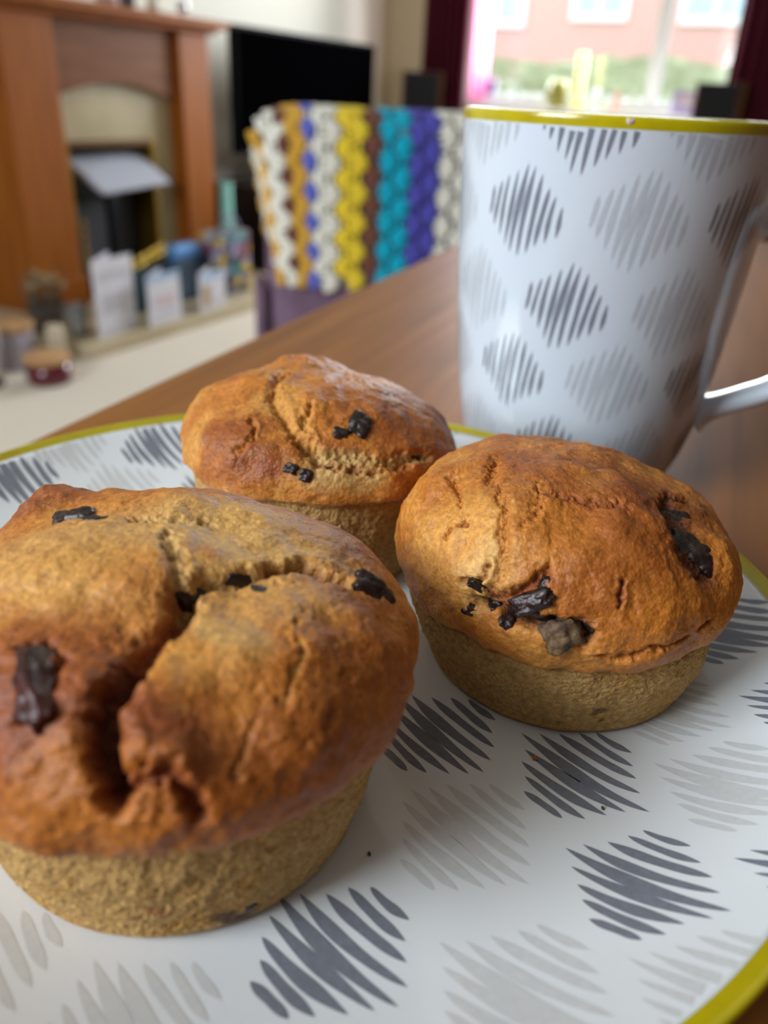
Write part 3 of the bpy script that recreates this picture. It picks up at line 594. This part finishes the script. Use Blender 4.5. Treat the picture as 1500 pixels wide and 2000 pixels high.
def wrapx(p, n, t, x):
    """round the blanket around the upright left side of the back"""
    r = .05
    if x < r:
        # below the first centimetres the cloth turns to the side face
        a = (r-x)/r; a = min(a, 1.9)
        side = Vector((-math.sin(a), -math.cos(a), 0))
        if abs(n.y+1) < .3:
            c = Vector((r+.006, p.y+r, p.z)); q = c+Vector((-math.sin(a)*r, -math.cos(a)*r, 0)); return q, side, t
        return Vector((max(p.x, .006), p.y, p.z-.25*(r-x)**2/r-.0*a)), n, t
    return p, n, t
rows = [(-.035, 'cream'), (-.014, 'cream'), (.006, 'ochre'), (.024, 'cream'), (.042, 'cream'), (.060, 'brown'), (.076, 'ochre'), (.092, 'ochre'), (.110, 'blue'), (.130, 'cream'), (.155, 'cream'),
        (.182, 'yellow'), (.208, 'yellow'), (.236, 'brown'), (.264, 'teal'), (.292, 'teal'), (.322, 'purple'), (.350, 'purple'), (.380, 'cream'), (.410, 'cream'), (.440, 'ochre'), (.468, 'brown'),
        (.496, 'teal'), (.524, 'teal'), (.552, 'yellow'), (.580, 'cream'), (.608, 'cream'), (.636, 'purple'), (.664, 'cream')]
brs = random.Random(3)
ico = bmesh.new(); bmesh.ops.create_icosphere(ico, subdivisions=2, radius=1); IV = np.array([v.co for v in ico.verts]); ico.verts.index_update(); IF = np.array([[v.index for v in f.verts] for f in ico.faces]); ico.free()
pitch = .0545; total = .315+.24+.22
for ri, (x0, cn) in enumerate(rows):
    VV, FF, MI = [], [], []; nv = 0; off = (ri % 2)*pitch/2
    wd = .030 if x0 > .14 else .021
    s = off+.018
    dots = cn in ('blue', 'brown') and x0 < .14
    while s < total:
        for k in range(5):       # strands of the shell fan
            g = (k-2)/2
            ss = s+g*.0145+brs.uniform(-.001, .001)
            p, n, t = drape(ss, x0); p, n, t = wrapx(p, n, t, x0); p = shapex(p, x0)
            xd = t.cross(n).normalized()
            ln = wd*(.72-.16*abs(g)); ws = .0052
            tilt = g*.35*(1 if ri % 2 else -1)
            d1 = (xd*math.cos(tilt)+t*math.sin(tilt)).normalized(); d2 = n.cross(d1)
            q = IV*np.array([ln, ws, .0052]); o_ = p+n*.004*(1+.5*(1-abs(g)))+xd*brs.uniform(-.001, .001)
            P3 = np.array(o_)+q[:, :1]*np.array(d1)+q[:, 1:2]*np.array(d2)+q[:, 2:]*np.array(n)
            VV.append(P3); FF.append(IF+nv); nv += len(IV)
            MI += [0 if not dots or abs(g) < 2 else 1]*len(IF)
        # twisted chain between shells
        for k in range(2):
            ss = s+pitch/2+(k-.5)*.010; p, n, t = drape(ss, x0); p, n, t = wrapx(p, n, t, x0); p = shapex(p, x0); xd = t.cross(n).normalized(); d2 = n.cross(t)
            q = IV*np.array([.012, .0048, .0045]); o_ = p+n*.0015
            VV.append(np.array(o_)+q[:, :1]*np.array(t)+q[:, 1:2]*np.array(xd)+q[:, 2:]*np.array(n)); FF.append(IF+nv); nv += len(IV); MI += [1 if dots else 0]*len(IF)
        s += pitch
    me = mesh_np('crochet_row', np.vstack(VV), np.vstack(FF))
    me.materials.append(YM[cn]); me.materials.append(YM['cream'] if cn == 'blue' or x0 < .07 else YM['ochre'])
    me.polygons.foreach_set('material_index', np.array(MI, np.int32)); me.shade_smooth()
    o = bpy.data.objects.new('crochet_row', me); COL.objects.link(o); o.parent = blanket; o['label'] = cn+' row of crochet shells'

# ------------------------------------------------------------------ fireplace
def room_thing(name, label, cat, u, v, z=0.0, group=None, rot=0.0):
    return thing(name, label, cat, R(u, v, z), RZ+rot, group)
# local x = +u, local y = away from the room (towards the fireplace wall)
M['marble'] = mat('cream_marble', 'AFA07C', .35, .5, noise=(6, 'A3946F', .4, .6))
M['black'] = mat('black_cast_iron', '15161A', .45, .4); M['grey'] = mat('grey_firebox', '4C4D54', .6, .3)
M['steel'] = mat('brushed_silver_hood', 'B4B9C6', .5, .5, metal=.0); M['brass'] = mat('aged_brass', 'A8842E', .3, .5, metal=.9)
M['oakd'] = wood_mat('shadowed_oak_recess', '6E4222', '5E381C', '7C4C28', .5, (14, 14, 1.0), .4, wave=3)
fp = room_thing('fireplace_surround', 'orange oak fireplace surround with arched frieze and mantel shelf on the left wall', 'fireplace', 2.06, -2.60)
D = .25    # depth of the surround, back to the wall at y = .26
bxo('leg', (0, .23, -.035, D, .05, 1.055), M['oak'], fp, bev=.004)
bxo('leg', (.885, 1.07, -.035, D, .05, 1.055), M['oak'], fp, bev=.004)
for x0, x1 in ((-.015, .245), (.87, 1.085)): bxo('plinth_block', (x0, x1, -.05, -.035, .05, .17), M['oak'], fp, bev=.004)
# arched frieze
bm = bmesh.new(); N_ = 24; fr = []; bk = []
for i in range(N_+1):
    s = i/N_; x = .23+(.885-.23)*s; zc = .795+.058*(1-(2*s-1)**2)
    fr.append((bm.verts.new((x, .0, zc)), bm.verts.new((x, .0, 1.055)))); bk.append((bm.verts.new((x, .03, zc)), bm.verts.new((x, .03, 1.055))))
for i in range(N_):
    bm.faces.new((fr[i][0], fr[i+1][0], fr[i+1][1], fr[i][1])); bm.faces.new((bk[i][1], bk[i+1][1], bk[i+1][0], bk[i][0])); bm.faces.new((fr[i][0], bk[i][0], bk[i+1][0], fr[i+1][0])); bm.faces.new((fr[i][1], fr[i+1][1], bk[i+1][1], bk[i][1]))
bm.faces.new((fr[0][0], fr[0][1], bk[0][1], bk[0][0])); bm.faces.new((fr[-1][1], fr[-1][0], bk[-1][0], bk[-1][1]))
bmobj('arched_frieze', bm, wood_mat('frieze_sheen_oak', '774A2C', '693F24', '845636', .5, (1, 14, 14), .15, wave=3), fp)  # oak frieze with its greyish sheen put into the wood colour
bxo('mantel_moulding', (-.03, 1.10, -.065, D, 1.055, 1.075), M['oak'], fp, bev=.006)
bxo('mantel_shelf', (-.07, 1.14, -.10, D, 1.075, 1.105), M['oak'], fp, bev=.008, seg=3)
bxo('back_panel', (.23, .275, .045, D, .05, .86), M['marble'], fp, bev=.002); bxo('back_panel', (.765, .885, .045, D, .05, .86), M['marble'], fp, bev=.002)
bxo('back_panel', (.275, .765, .045, D, .645, .86), M['marble'], fp, bev=.002)
fire = room_thing('gas_fire', 'black inset fire with pale silver hood and brass frame in the fireplace opening', 'fireplace', 2.335, -2.60, .05)
bxo('firebox', (.012, .478, .16, .235, .0, .585), M['black'], fire)
bxo('brass_frame', (0.002, .022, .03, .16, 0, .593), M['brass'], fire, bev=.003); bxo('brass_frame', (.468, .488, .03, .16, 0, .593), M['brass'], fire, bev=.003)
bxo('brass_frame', (.022, .468, .03, .16, .573, .593), mat('dark_bronze', '5A3C18', .4, .5, metal=.6), fire, bev=.003)
bxo('inner_panel', (.10, .27, .13, .16, .05, .36), M['grey'], fire, bev=.006)
bxo('inner_panel', (.30, .44, .13, .16, .05, .38), mat('blue_black_enamel', '1C2030', .4, .5), fire, bev=.006)
bm = bmesh.new()
hv = [(.06, .10, .535), (.445, .10, .55), (.445, .16, .55), (.06, .16, .535), (.10, -.06, .415), (.475, -.06, .435), (.475, -.045, .425), (.10, -.045, .405)]
vs = [bm.verts.new(p) for p in hv]
for f in ((0, 1, 5, 4), (1, 2, 6, 5), (2, 3, 7, 6), (3, 0, 4, 7), (0, 3, 2, 1), (4, 5, 6, 7)): bm.faces.new([vs[i] for i in f])
bmobj('silver_hood', bm, M['steel'], fire)
for i in range(6):      # brass knobs and coals down the left side
    bm = bmesh.new(); bmesh.ops.create_icosphere(bm, subdivisions=2, radius=.013); bmobj('brass_knob', bm, M['brass'], fire, True, loc=(.062, .05, .12+.035*i))
bxo('log_tray', (.06, .44, .03, .13, 0, .05), M['black'], fire, bev=.006)
hearth = room_thing('hearth', 'low cream stone hearth slab in front of the fireplace', 'hearth', 1.88, -2.12)
bxo('hearth_slab', (0, 1.45, 0, .735, 0, .05), mat('cream_hearth_stone', 'C5B79A', .4, .5, noise=(5, 'B8A988', .4, .6)), hearth, bev=.005)

# mantel ornaments
def orn(name, label, cat, u, v, z, prof, m, group=None, n=32, extra=None):
    t = room_thing(name, label, cat, u, v, z, group); lathe(name+'_body', prof, m, t, n=n)
    if extra: extra(t)
    return t
M['clear'] = mat('clear_glass', 'F2F6F6', .03, .5, trans=.9); M['silver'] = mat('polished_silver', 'D6D6DC', .15, .5, metal=1)
def ball(name, m, t, r, loc):
    bm = bmesh.new(); bmesh.ops.create_uvsphere(bm, u_segments=24, v_segments=14, radius=r); return bmobj(name, bm, m, t, True, loc=loc)
orn('silver_bauble', 'round silver ornament at the right end of the mantel shelf', 'ornament', 3.02, -2.60, 1.105, [(0, 0), (.018, 0), (.018, .006), (.008, .012), (.008, .02)], M['silver'], extra=lambda t: ball('bauble', M['silver'], t, .027, (0, 0, .044)))
orn('glass_goblet', 'clear glass goblet on the mantel beside the silver bauble', 'ornament', 2.88, -2.62, 1.105, [(0, 0), (.028, 0), (.028, .003), (.005, .01), (.005, .05), (.028, .07), (.034, .12), (.032, .12), (.026, .072), (0, .056)], M['clear'])
orn('grey_tealight_pot', 'small dark grey pot in the middle of the mantel shelf', 'ornament', 2.72, -2.62, 1.105, [(0, 0), (.03, 0), (.034, .05), (.03, .07), (.027, .07), (.027, .01), (0, .01)], mat('slate_glaze', '5C5F66', .3))
orn('cream_mantel_candle', 'thick cream candle on the mantel next to the goblet', 'candle', 2.80, -2.56, 1.105, [(0, 0), (.022, 0), (.022, .06), (0, .058)], mat('cream_wax', 'D8CDB4', .5, sss=.2))
orn('pink_trinket_box', 'pale pinkish trinket dish left of the grey pot on the mantel', 'ornament', 2.60, -2.60, 1.105, [(0, 0), (.04, 0), (.045, .03), (.0, .04)], mat('pinkish_china', 'B9968A', .4))

# things standing on the hearth
def card(name, label, u, v, w_, h_, rot, m, deco, group=None, z=.0501, cat='card'):
    t = room_thing(name, label, cat, u, v, z, group, rot)
    bm = bmesh.new(); th = .0012
    # folded sheet standing in a V
    a = math.radians(24); 
    for s in (1,):
        box(bm, 0, w_, 0, th, 0, h_)
    o = bmobj('front_leaf', bm, m, t)
    bm = bmesh.new(); box(bm, 0, w_, 0, th, 0, h_); o2 = bmobj('back_leaf', bm, m, t, loc=(0, th, 0), rotz=a)
    for (x0, x1, z0, z1, mm) in deco:
        bxo('printed_patch', (x0*w_, x1*w_, -.0006, 0, z0*h_, z1*h_), mm, o)
    return t
wp = mat('white_card', 'D9DAE2', .6, .3, noise=(30, 'CBCBD8', .4, .65)); g1 = mat('faint_grey_print', 'B9B9C2', .6); bl = mat('pale_blue_print', '9DB8D8', .6); tanp = mat('tan_print', 'A68452', .6); pk = mat('faint_pink_print', 'CBB8C0', .6)
card('greeting_card', 'tallest white greeting card standing on the hearth left of the gold beads', 1.965, -2.155, .205, .265, .10, wp, [(.1, .9, .74, .82, g1), (.15, .75, .3, .55, g1)], 'greeting cards on the hearth')
card('greeting_card', 'smaller white card with a pale blue top stripe, in front of the gold beads', 2.19, -2.13, .185, .185, .06, wp, [(0, 1, .86, 1.0, bl), (.2, .85, .35, .55, pk), (.2, .8, .2, .26, g1)], 'greeting cards on the hearth')
card('greeting_card', 'small white card with a tan figure in front of the blue gift bag', 2.48, -2.135, .17, .15, .04, wp, [(.12, .38, .12, .66, tanp), (.55, .8, .1, .3, pk), (.1, .9, .8, .98, bl)], 'greeting cards on the hearth')
bagb = room_thing('gift_bag', 'deep blue gift bag with a bright blue top behind the cards', 'gift bag', 2.52, -2.30, .0501, rot=.05)
bxo('bag_body', (0, .21, 0, .085, 0, .165), mat('deep_blue_paper', '17425F', .4, .5, noise=(25, '0F3049', .4, .6)), bagb, bev=.004)
bxo('bag_top', (.02, .19, .005, .07, .165, .225), mat('bright_blue_tissue', '3E84CC', .5, noise=(40, '6BA4DC', .4, .6), bump=(60, 1, .01)), bagb, bev=.015, smooth=True)
gb = room_thing('gold_bead_garland', 'heap of shiny gold beads lying on the gift boxes', 'garland', 2.30, -2.30, .0501)
bxo('bead_box', (.0, .20, .0, .08, 0, .155), mat('dark_teal_box', '123440', .5), gb, bev=.003)
gr_ = random.Random(8)
M['gold'] = mat('polished_gold', 'EBCB66', .05, .5, metal=1)
for i in range(26):
    bm = bmesh.new(); bmesh.ops.create_uvsphere(bm, u_segments=12, v_segments=8, radius=.0085)
    bmobj('gold_bead', bm, M['gold'], gb, True, loc=(.004+.0165*(i % 13)+gr_.uniform(-.003, .003), .02+.012*(i//13)+gr_.uniform(-.004, .004), .166+.0045*(i % 13)*.9+.024*(i//13)*.8+.0))
# teal glass bottle
orn('teal_glass_bottle', 'slim teal glass bottle against the right leg of the fireplace', 'bottle', 3.03, -2.42, .0501, [(0, 0), (.035, 0), (.038, .02), (.036, .16), (.032, .22), (.028, .26), (.026, .42), (.030, .43), (.025, .43), (.020, .26), (0, .2)], mat('teal_glass', '9FEBDF', .12, .6, trans=.1, coat=1, bump=(40, .6, .01)))
# striped bag of magazines
mag = room_thing('magazine_bag', 'multicoloured patterned bag leaning beside the armchair', 'bag', 2.74, -2.24, .0501)
def patt():
    m = mat('multicolour_pattern', '3A3A48', .6); nt = m.node_tree; b = nt.nodes['Principled BSDF']; mp = next(n for n in nt.nodes if n.type == 'MAPPING')
    v = nt.nodes.new('ShaderNodeTexVoronoi'); v.inputs['Scale'].default_value = 26; r = nt.nodes.new('ShaderNodeValToRGB'); r.color_ramp.interpolation = 'CONSTANT'
    cs = ['26303E', '8E86A8', '1F6E70', 'C7A51E', '6E2440', '2A3050', 'A9A6B4']; e = r.color_ramp.elements
    e[0].color = (*rgb(cs[0]), 1); e[1].position = .9; e[1].color = (*rgb(cs[6]), 1)
    for i in range(1, 6): k = e.new(.15*i); k.color = (*rgb(cs[i]), 1)
    sx = nt.nodes.new('ShaderNodeSeparateColor'); nt.links.new(mp.outputs[0], v.inputs['Vector']); nt.links.new(v.outputs['Color'], sx.inputs[0]); nt.links.new(sx.outputs[0], r.inputs[0]); nt.links.new(r.outputs[0], b.inputs['Base Color']); return m
bxo('bag_body', (0, .22, 0, .12, 0, .26), patt(), mag, bev=.012, smooth=True)
bm = bmesh.new(); tube(bm, [(.04, .03, .255), (.06, .03, .30), (.11, .03, .32), (.16, .03, .30), (.18, .03, .255)], .006, 8); bmobj('handle', bm, mat('lilac_webbing', '8E86A8', .7), mag, True)
# floor and hearth corner items
M['corkw'] = mat('pale_wood_lid', 'C79C6E', .55, noise=(30, 'B98C5E', .4, .6))
cj = room_thing('scented_candle', 'maroon glass candle with a flat wooden lid on the carpet', 'candle', 1.655, -2.06, 0)
lathe('candle_jar', [(0, 0), (.063, 0), (.068, .006), (.068, .066), (0, .066)], mat('maroon_glass', '5E0F22', .15, .5, coat=.5), cj, n=48); lathe('lid', [(0, .0661), (.071, .0661), (.071, .084), (.068, .087), (0, .087)], M['corkw'], cj, n=48)
jr = room_thing('storage_jar', 'pale jar with a wide wooden lid behind the maroon candle', 'jar', 1.70, -2.26, 0)
lathe('jar_body', [(0, 0), (.062, 0), (.066, .006), (.066, .125), (0, .125)], mat('lilac_grey_ceramic', 'A59AA2', .4), jr, n=40); lathe('lid', [(0, .1251), (.068, .1251), (.068, .15), (0, .152)], M['corkw'], jr, n=40)
sm = room_thing('pillar_candle', 'short cream pillar candle between the jar and the twig pot', 'candle', 1.79, -2.17, 0)
lathe('candle_wax', [(0, 0), (.028, 0), (.028, .13), (.024, .134), (0, .13)], mat('ivory_wax', 'CDBFA4', .5, sss=.2), sm, n=32)
tp = room_thing('dried_twig_pot', 'dark basket of dried twigs and seed heads at the left of the hearth', 'pot', 1.94, -2.38, .0501)
lathe('basket', [(0, 0), (.055, 0), (.065, .10), (.06, .10), (.05, .01), (0, .01)], mat('dark_wicker', '453A30', .8, bump=(150, 1, .004)), tp, n=24)
tr = random.Random(12); bm = bmesh.new()
for i in range(46):
    a = tr.uniform(0, 6.28); r_ = tr.uniform(0, .05); l = tr.uniform(.07, .13); q = tr.uniform(.0, .045)
    tube(bm, [(r_*math.cos(a), r_*math.sin(a), .02), ((r_+q*.5)*math.cos(a), (r_+q*.5)*math.sin(a), .06+l*.4), ((r_+q)*math.cos(a), (r_+q)*math.sin(a), .08+l)], .0022, 5)
o = bmobj('twigs', bm, mat('dry_twigs', '6B5C4A', .9), tp); o['kind'] = 'stuff'
for i in range(12):
    a = tr.uniform(0, 6.28); r_ = tr.uniform(.01, .08); bm = bmesh.new(); bmesh.ops.create_icosphere(bm, subdivisions=2, radius=.013)
    bmobj('seed_head', bm, mat('dried_seed_head', 'A08A64', .9, bump=(200, 1, .003)) if i == 0 else bpy.data.materials['dried_seed_head'], tp, True, loc=(r_*math.cos(a), r_*math.sin(a), .17+tr.uniform(-.02, .03)))
gl = room_thing('glass_tumbler', 'small clear glass holder catching light beside the tallest card', 'glass', 1.955, -2.245, .0501)
lathe('glass_wall', [(0, 0), (.03, 0), (.036, .11), (.033, .11), (.027, .006), (0, .006)], M['clear'], gl, n=32)
ball('glass_bauble', M['silver'], gl, .012, (.0, 0, .02))
# left edge: black and white fan-like object
dk = room_thing('desk_fan', 'white and black round object cut by the left edge of the photo', 'fan', 1.515, -2.19, 0)
lathe('fan_base', [(0, 0), (.06, 0), (.055, .012), (.012, .02), (.010, .06), (0, .06)], M['black'], dk, n=32)
bm = bmesh.new(); R_ = .075
for i in range(33):
    pass
tube(bm, [(R_*math.cos(t), 0, .13+R_*math.sin(t)) for t in np.linspace(0, 2*math.pi, 33)], .006, 8, cap=False); bmobj('outer_ring', bm, M['white'], dk, True)
bm = bmesh.new(); tube(bm, [(0, -.012, .13), (0, .012, .13)], .066, 32); bmobj('disc', bm, mat('grey_plastic', '8C8F98', .4), dk)

# ------------------------------------------------------------------ television and its stand
tv = room_thing('television', 'large black flat television on the stand behind the armchair', 'television', 3.30, -2.55, 0)
M['screen'] = mat('black_screen', '030304', .6, .0); M['bez'] = mat('black_bezel', '0A0A0B', .6, .05)
bxo('screen', (.015, 1.275, -.004, .0, .395+.2, 1.095), M['screen'], tv)
bxo('casing', (0, 1.29, .0, .045, .38+.2, 1.11), M['bez'], tv, bev=.004)
bxo('neck', (.55, .74, .015, .04, .4505, .58), M['bez'], tv); bxo('foot', (.40, .89, -.08, .12, .4405, .4505), M['bez'], tv, bev=.003)
st = room_thing('television_stand', 'low black television stand by the left wall', 'cabinet', 3.34, -2.40, 0)
bxo('carcass', (0, 1.25, 0, .40, .06, .44), mat('black_lacquer', '101013', .35), st, bev=.004)
for x in (.02, .64): bxo('door', (x, x+.59, -.018, -.001, .08, .42), M['bez'], st, bev=.003)
for x in (.05, 1.20):
    for y in (.04, .34): bxo('foot', (x-.02, x+.02, y-.02, y+.02, 0, .06), M['bez'], st)
rt_ = room_thing('router', 'small white box with a stub top on the left end of the television stand', 'router', 3.37, -2.36, .4405)
bxo('casing', (0, .10, 0, .05, 0, .10), M['white'], rt_, bev=.008); bxo('aerial', (.02, .03, .04, .05, .10, .16), M['white'], rt_, bev=.002)

# ------------------------------------------------------------------ curtains, speakers, things on the sill
def curtain(label, v0, v1, m, sheer=None):
    t = room_thing('curtain', label, 'curtain', UB-.36, 0, 0, 'maroon curtains at the front window')
    n_ = 90; zs = [.12, .6, 1.2, 1.8, 2.2]; bm = bmesh.new(); rowsv = []
    for z in zs:
        rowsv.append([bm.verts.new((.022*math.sin(i/n_*math.pi*2*7+z*.3)+.006*math.sin(i*.9), -(v0+(v1-v0)*i/n_)*(1)+0, z)) for i in range(n_+1)])
    for a, b in zip(rowsv, rowsv[1:]):
        for i in range(n_): bm.faces.new((a[i], a[i+1], b[i+1], b[i]))
    o = bmobj('drape', bm, m, t, True); so = o.modifiers.new('thick', 'SOLIDIFY'); so.thickness = .003
    bm = bmesh.new(); box(bm, -.01, .01, -max(v0, v1), -min(v0, v1), 2.19, 2.22); bmobj('heading_tape', bm, m, t)
    return t
M['maroon'] = mat('maroon_curtain', '47101F', .85, .15, bump=(300, .2, .001))
c1 = curtain('maroon curtain at the left side of the front window', -2.40, -2.11, M['maroon'])
c2 = curtain('maroon curtain at the right side of the front window, cut by the photo edge', -.66, -.20, M['maroon'])
def sheer_mat():
    m = bpy.data.materials.new('pink_sunlit_lining'); m.use_nodes = True; nt = m.node_tree; nt.nodes.remove(nt.nodes['Principled BSDF'])
    a = nt.nodes.new('ShaderNodeBsdfDiffuse'); a.inputs[0].default_value = (.75, .25, .42, 1); b = nt.nodes.new('ShaderNodeBsdfTranslucent'); b.inputs[0].default_value = (.85, .30, .50, 1)
    x = nt.nodes.new('ShaderNodeMixShader'); x.inputs[0].default_value = .7; nt.links.new(a.outputs[0], x.inputs[1]); nt.links.new(b.outputs[0], x.inputs[2]); nt.links.new(x.outputs[0], nt.nodes['Material Output'].inputs[0]); return m
bm = bmesh.new(); rr_ = []
for z in (.86, 1.4, 2.18): rr_.append([bm.verts.new((.02+.014*math.sin(i*.8), -(-2.13+.115*i/20), z)) for i in range(21)])
for a, b in zip(rr_, rr_[1:]):
    for i in range(20): bm.faces.new((a[i], a[i+1], b[i+1], b[i]))
o = bmobj('lining', bm, sheer_mat(), c1, True); o['label'] = 'pink lining glowing with daylight'; o.location = (.10, 0, 0)
rod = room_thing('curtain_pole', 'pole carrying the curtains above the front window', 'curtain pole', UB-.36, 0, 0)
bm = bmesh.new(); tube(bm, [(0, 2.5, 2.235), (0, -.1+.2, 2.235)], .014, 12); bmobj('pole', bm, M['bez'], rod)
for y in (2.45, .15): bxo('bracket', (0, .355, y-.01, y+.01, 2.225, 2.245), M['bez'], rod)
def speaker(label, v):
    t = room_thing('speaker', label, 'speaker', 4.62, v, .80, 'bookshelf speakers by the front window', rot=math.atan2(-v, 4.62) if v < -1.5 else 0)
    bxo('cabinet', (.0, .2, -.115, .115, 0, .19), wood_mat('walnut_cabinet', '4A2C18', '3A2212', '58361E', .6, (3, 3, 14), .1) if 'walnut_cabinet' not in bpy.data.materials else bpy.data.materials['walnut_cabinet'], t, bev=.003)
    bxo('grille', (-.012, -.0005, -.088, .10, .004, .186), mat('black_speaker_cloth', '07080C', .9) if 'black_speaker_cloth' not in bpy.data.materials else bpy.data.materials['black_speaker_cloth'], t, bev=.003)
    s = room_thing('speaker_stand', label.replace('bookshelf speaker', 'speaker stand under the speaker'), 'stand', 4.72, v, 0, 'speaker stands by the front window')
    bxo('top_plate', (-.09, .09, -.09, .09, .785, .7995), M['bez'], s, bev=.002); bxo('base_plate', (-.12, .12, -.12, .12, 0, .015), M['bez'], s, bev=.003)
    bm = bmesh.new(); tube(bm, [(0, 0, .015), (0, 0, .785)], .02, 12); bmobj('post', bm, M['bez'], s, True)
speaker('black-fronted bookshelf speaker in front of the left curtain', -2.25)
speaker('black-fronted bookshelf speaker in front of the right curtain', -.64)
SZ = WZ0+.0005
def sill(name, label, cat, v, prof, m, u=UB-.16):
    t = room_thing(name, label, cat, u, v, SZ); lathe(name+'_body', prof, m, t, n=28); return t
def photo(name, label, v, w_, h_, m1, m2):
    t = room_thing(name, label, 'card', UB-.17, v, SZ, rot=0); bxo('front_leaf', (0, .0015, -w_/2, w_/2, 0, h_), m1, t); bxo('back_leaf', (.0, .0015, -w_/2, w_/2, 0, h_), m1, t, loc=(.002, 0, 0)).rotation_euler = (0, .28, 0)
    bxo('picture', (-.001, -.0001, -w_*.38, w_*.38, h_*.4, h_*.85), m2, t)
photo('sill_card', 'white card with a violet picture at the left end of the window sill', -2.03, .085, .15, wp, mat('violet_print', '6E5CB0', .6))
photo('picture_card', 'lilac and white picture card beside the right speaker', -.845, .20, .12, mat('lilac_card', 'A99BC0', .6), mat('pale_photo_print', 'D8C6C0', .6, noise=(30, '9A86A8', .4, .6)))
sill('green_vase', 'squat olive green glass vase on the window sill', 'vase', -1.60, [(0, 0), (.045, 0), (.06, .05), (.055, .12), (.04, .15), (.036, .15), (.05, .11), (.05, .04), (0, .01)], mat('olive_glass', 'A9A24A', .2, trans=.3))
sill('tall_yellow_candle', 'tall pale yellow candle standing on the sill right of the green vase', 'candle', -1.48, [(0, 0), (.032, 0), (.032, .01), (.024, .02), (.028, .28), (.022, .29), (0, .285)], mat('pale_yellow_wax', 'E9E38C', .45, sss=.3))
sill('pink_figurine', 'slim terracotta pink figurine on the sill left of the mullion', 'ornament', -1.255, [(0, 0), (.024, 0), (.014, .04), (.018, .07), (.010, .085), (.014, .10), (0, .112)], mat('terracotta_pink', 'C28A78', .6))
sill('clear_vase', 'small clear glass vase on the sill below the mullion', 'vase', -1.38, [(0, 0), (.03, 0), (.035, .08), (.025, .11), (.022, .11), (.03, .08), (.026, .006), (0, .006)], M['clear'])

# ------------------------------------------------------------------ outside
shell('ground', (UB+.3, 30, -14, 20, -.25, -.15), mat('pale_paving', 'B9B4AA', .9, noise=(2, 'A7A298', .4, .6)))
def brick_mat():
    m = mat('pink_red_brickwork', 'B0675A', .85, .2); nt = m.node_tree; b = nt.nodes['Principled BSDF']; mp = next(n for n in nt.nodes if n.type == 'MAPPING'); mp.inputs['Rotation'].default_value = (math.pi/2, 0, math.pi/2)
    k = nt.nodes.new('ShaderNodeTexBrick'); k.inputs['Scale'].default_value = 4.4; k.inputs['Color1'].default_value = (*rgb('CC7F74'), 1); k.inputs['Color2'].default_value = (*rgb('C47468'), 1); k.inputs['Mortar'].default_value = (*rgb('D0A498'), 1); k.inputs['Mortar Size'].default_value = .015
    nt.links.new(mp.outputs[0], k.inputs['Vector']); nt.links.new(k.outputs[0], b.inputs['Base Color']); return m
house = room_thing('brick_house', 'pink brick house with white windows seen through the front window', 'building', 15, -4.0, 0)
bxo('brick_wall', (0, .3, -5, 6, -.15, 5.5), brick_mat(), house)
bxo('roof', (-.3, 4.0, -5.3, 6.3, 5.5, 5.7), mat('roof_tiles', '5C4038', .8), house)
M['winglass'] = mat('reflecting_house_pane', 'A9BBC8', .08, .8)
for (va, vb, z0, z1) in ((-6.45, -5.45, 2.02, 3.2), (-4.66, -3.72, 2.12, 3.3), (-2.92, -1.85, 2.08, 3.3), (-4.9, -3.3, -.1, 1.0)):
    a0, a1 = -(vb+4.0), -(va+4.0)
    fr = bxo('window_frame', (-.06, 0, a0, a1, z0, z1), M['white'], house, bev=.01)
    mid_ = (a0+a1)/2
    for q0, q1 in ((a0+.09, mid_-.04), (mid_+.04, a1-.09)): bxo('pane', (-.07, -.061, q0, q1, z0+.12, z1-.1), M['winglass'], fr)
fence = room_thing('white_garden_fence', 'low white garden fence below the hedge outside', 'fence', 9.4, -3.0, -.15)
for i in range(34):
    y = -2.6+i*.16; bxo('picket', (0, .02, y, y+.11, 0, 1.12), M['white'], fence)
bxo('rail', (.021, .05, -2.6, 2.85, .3, .38), M['white'], fence); bxo('rail', (.021, .05, -2.6, 2.85, .85, .93), M['white'], fence)
M['hedge'] = mat('green_hedge', 'A3AA80', .8, .2, noise=(6, 'C2C4A0', .35, .65), bump=(20, 1, .1))
bm = bmesh.new(); box(bm, 0, .7, -3, 3.2, 0, 1.50); bmesh.ops.subdivide_edges(bm, edges=bm.edges, cuts=24, use_grid_fill=True)
hn = fbm(np.array([v.co for v in bm.verts]), 2.6, 4, 5)
for v, q in zip(bm.verts, hn): v.co += Vector((-.12*q, .05*q, .12*q if v.co.z > .2 else 0))
hedge = setp(bmobj('hedge', bm, M['hedge']), 'clipped green hedge across the road outside the window', 'hedge'); hedge.location = R(11, -3.0, -.15); hedge.rotation_euler = (0, 0, RZ)
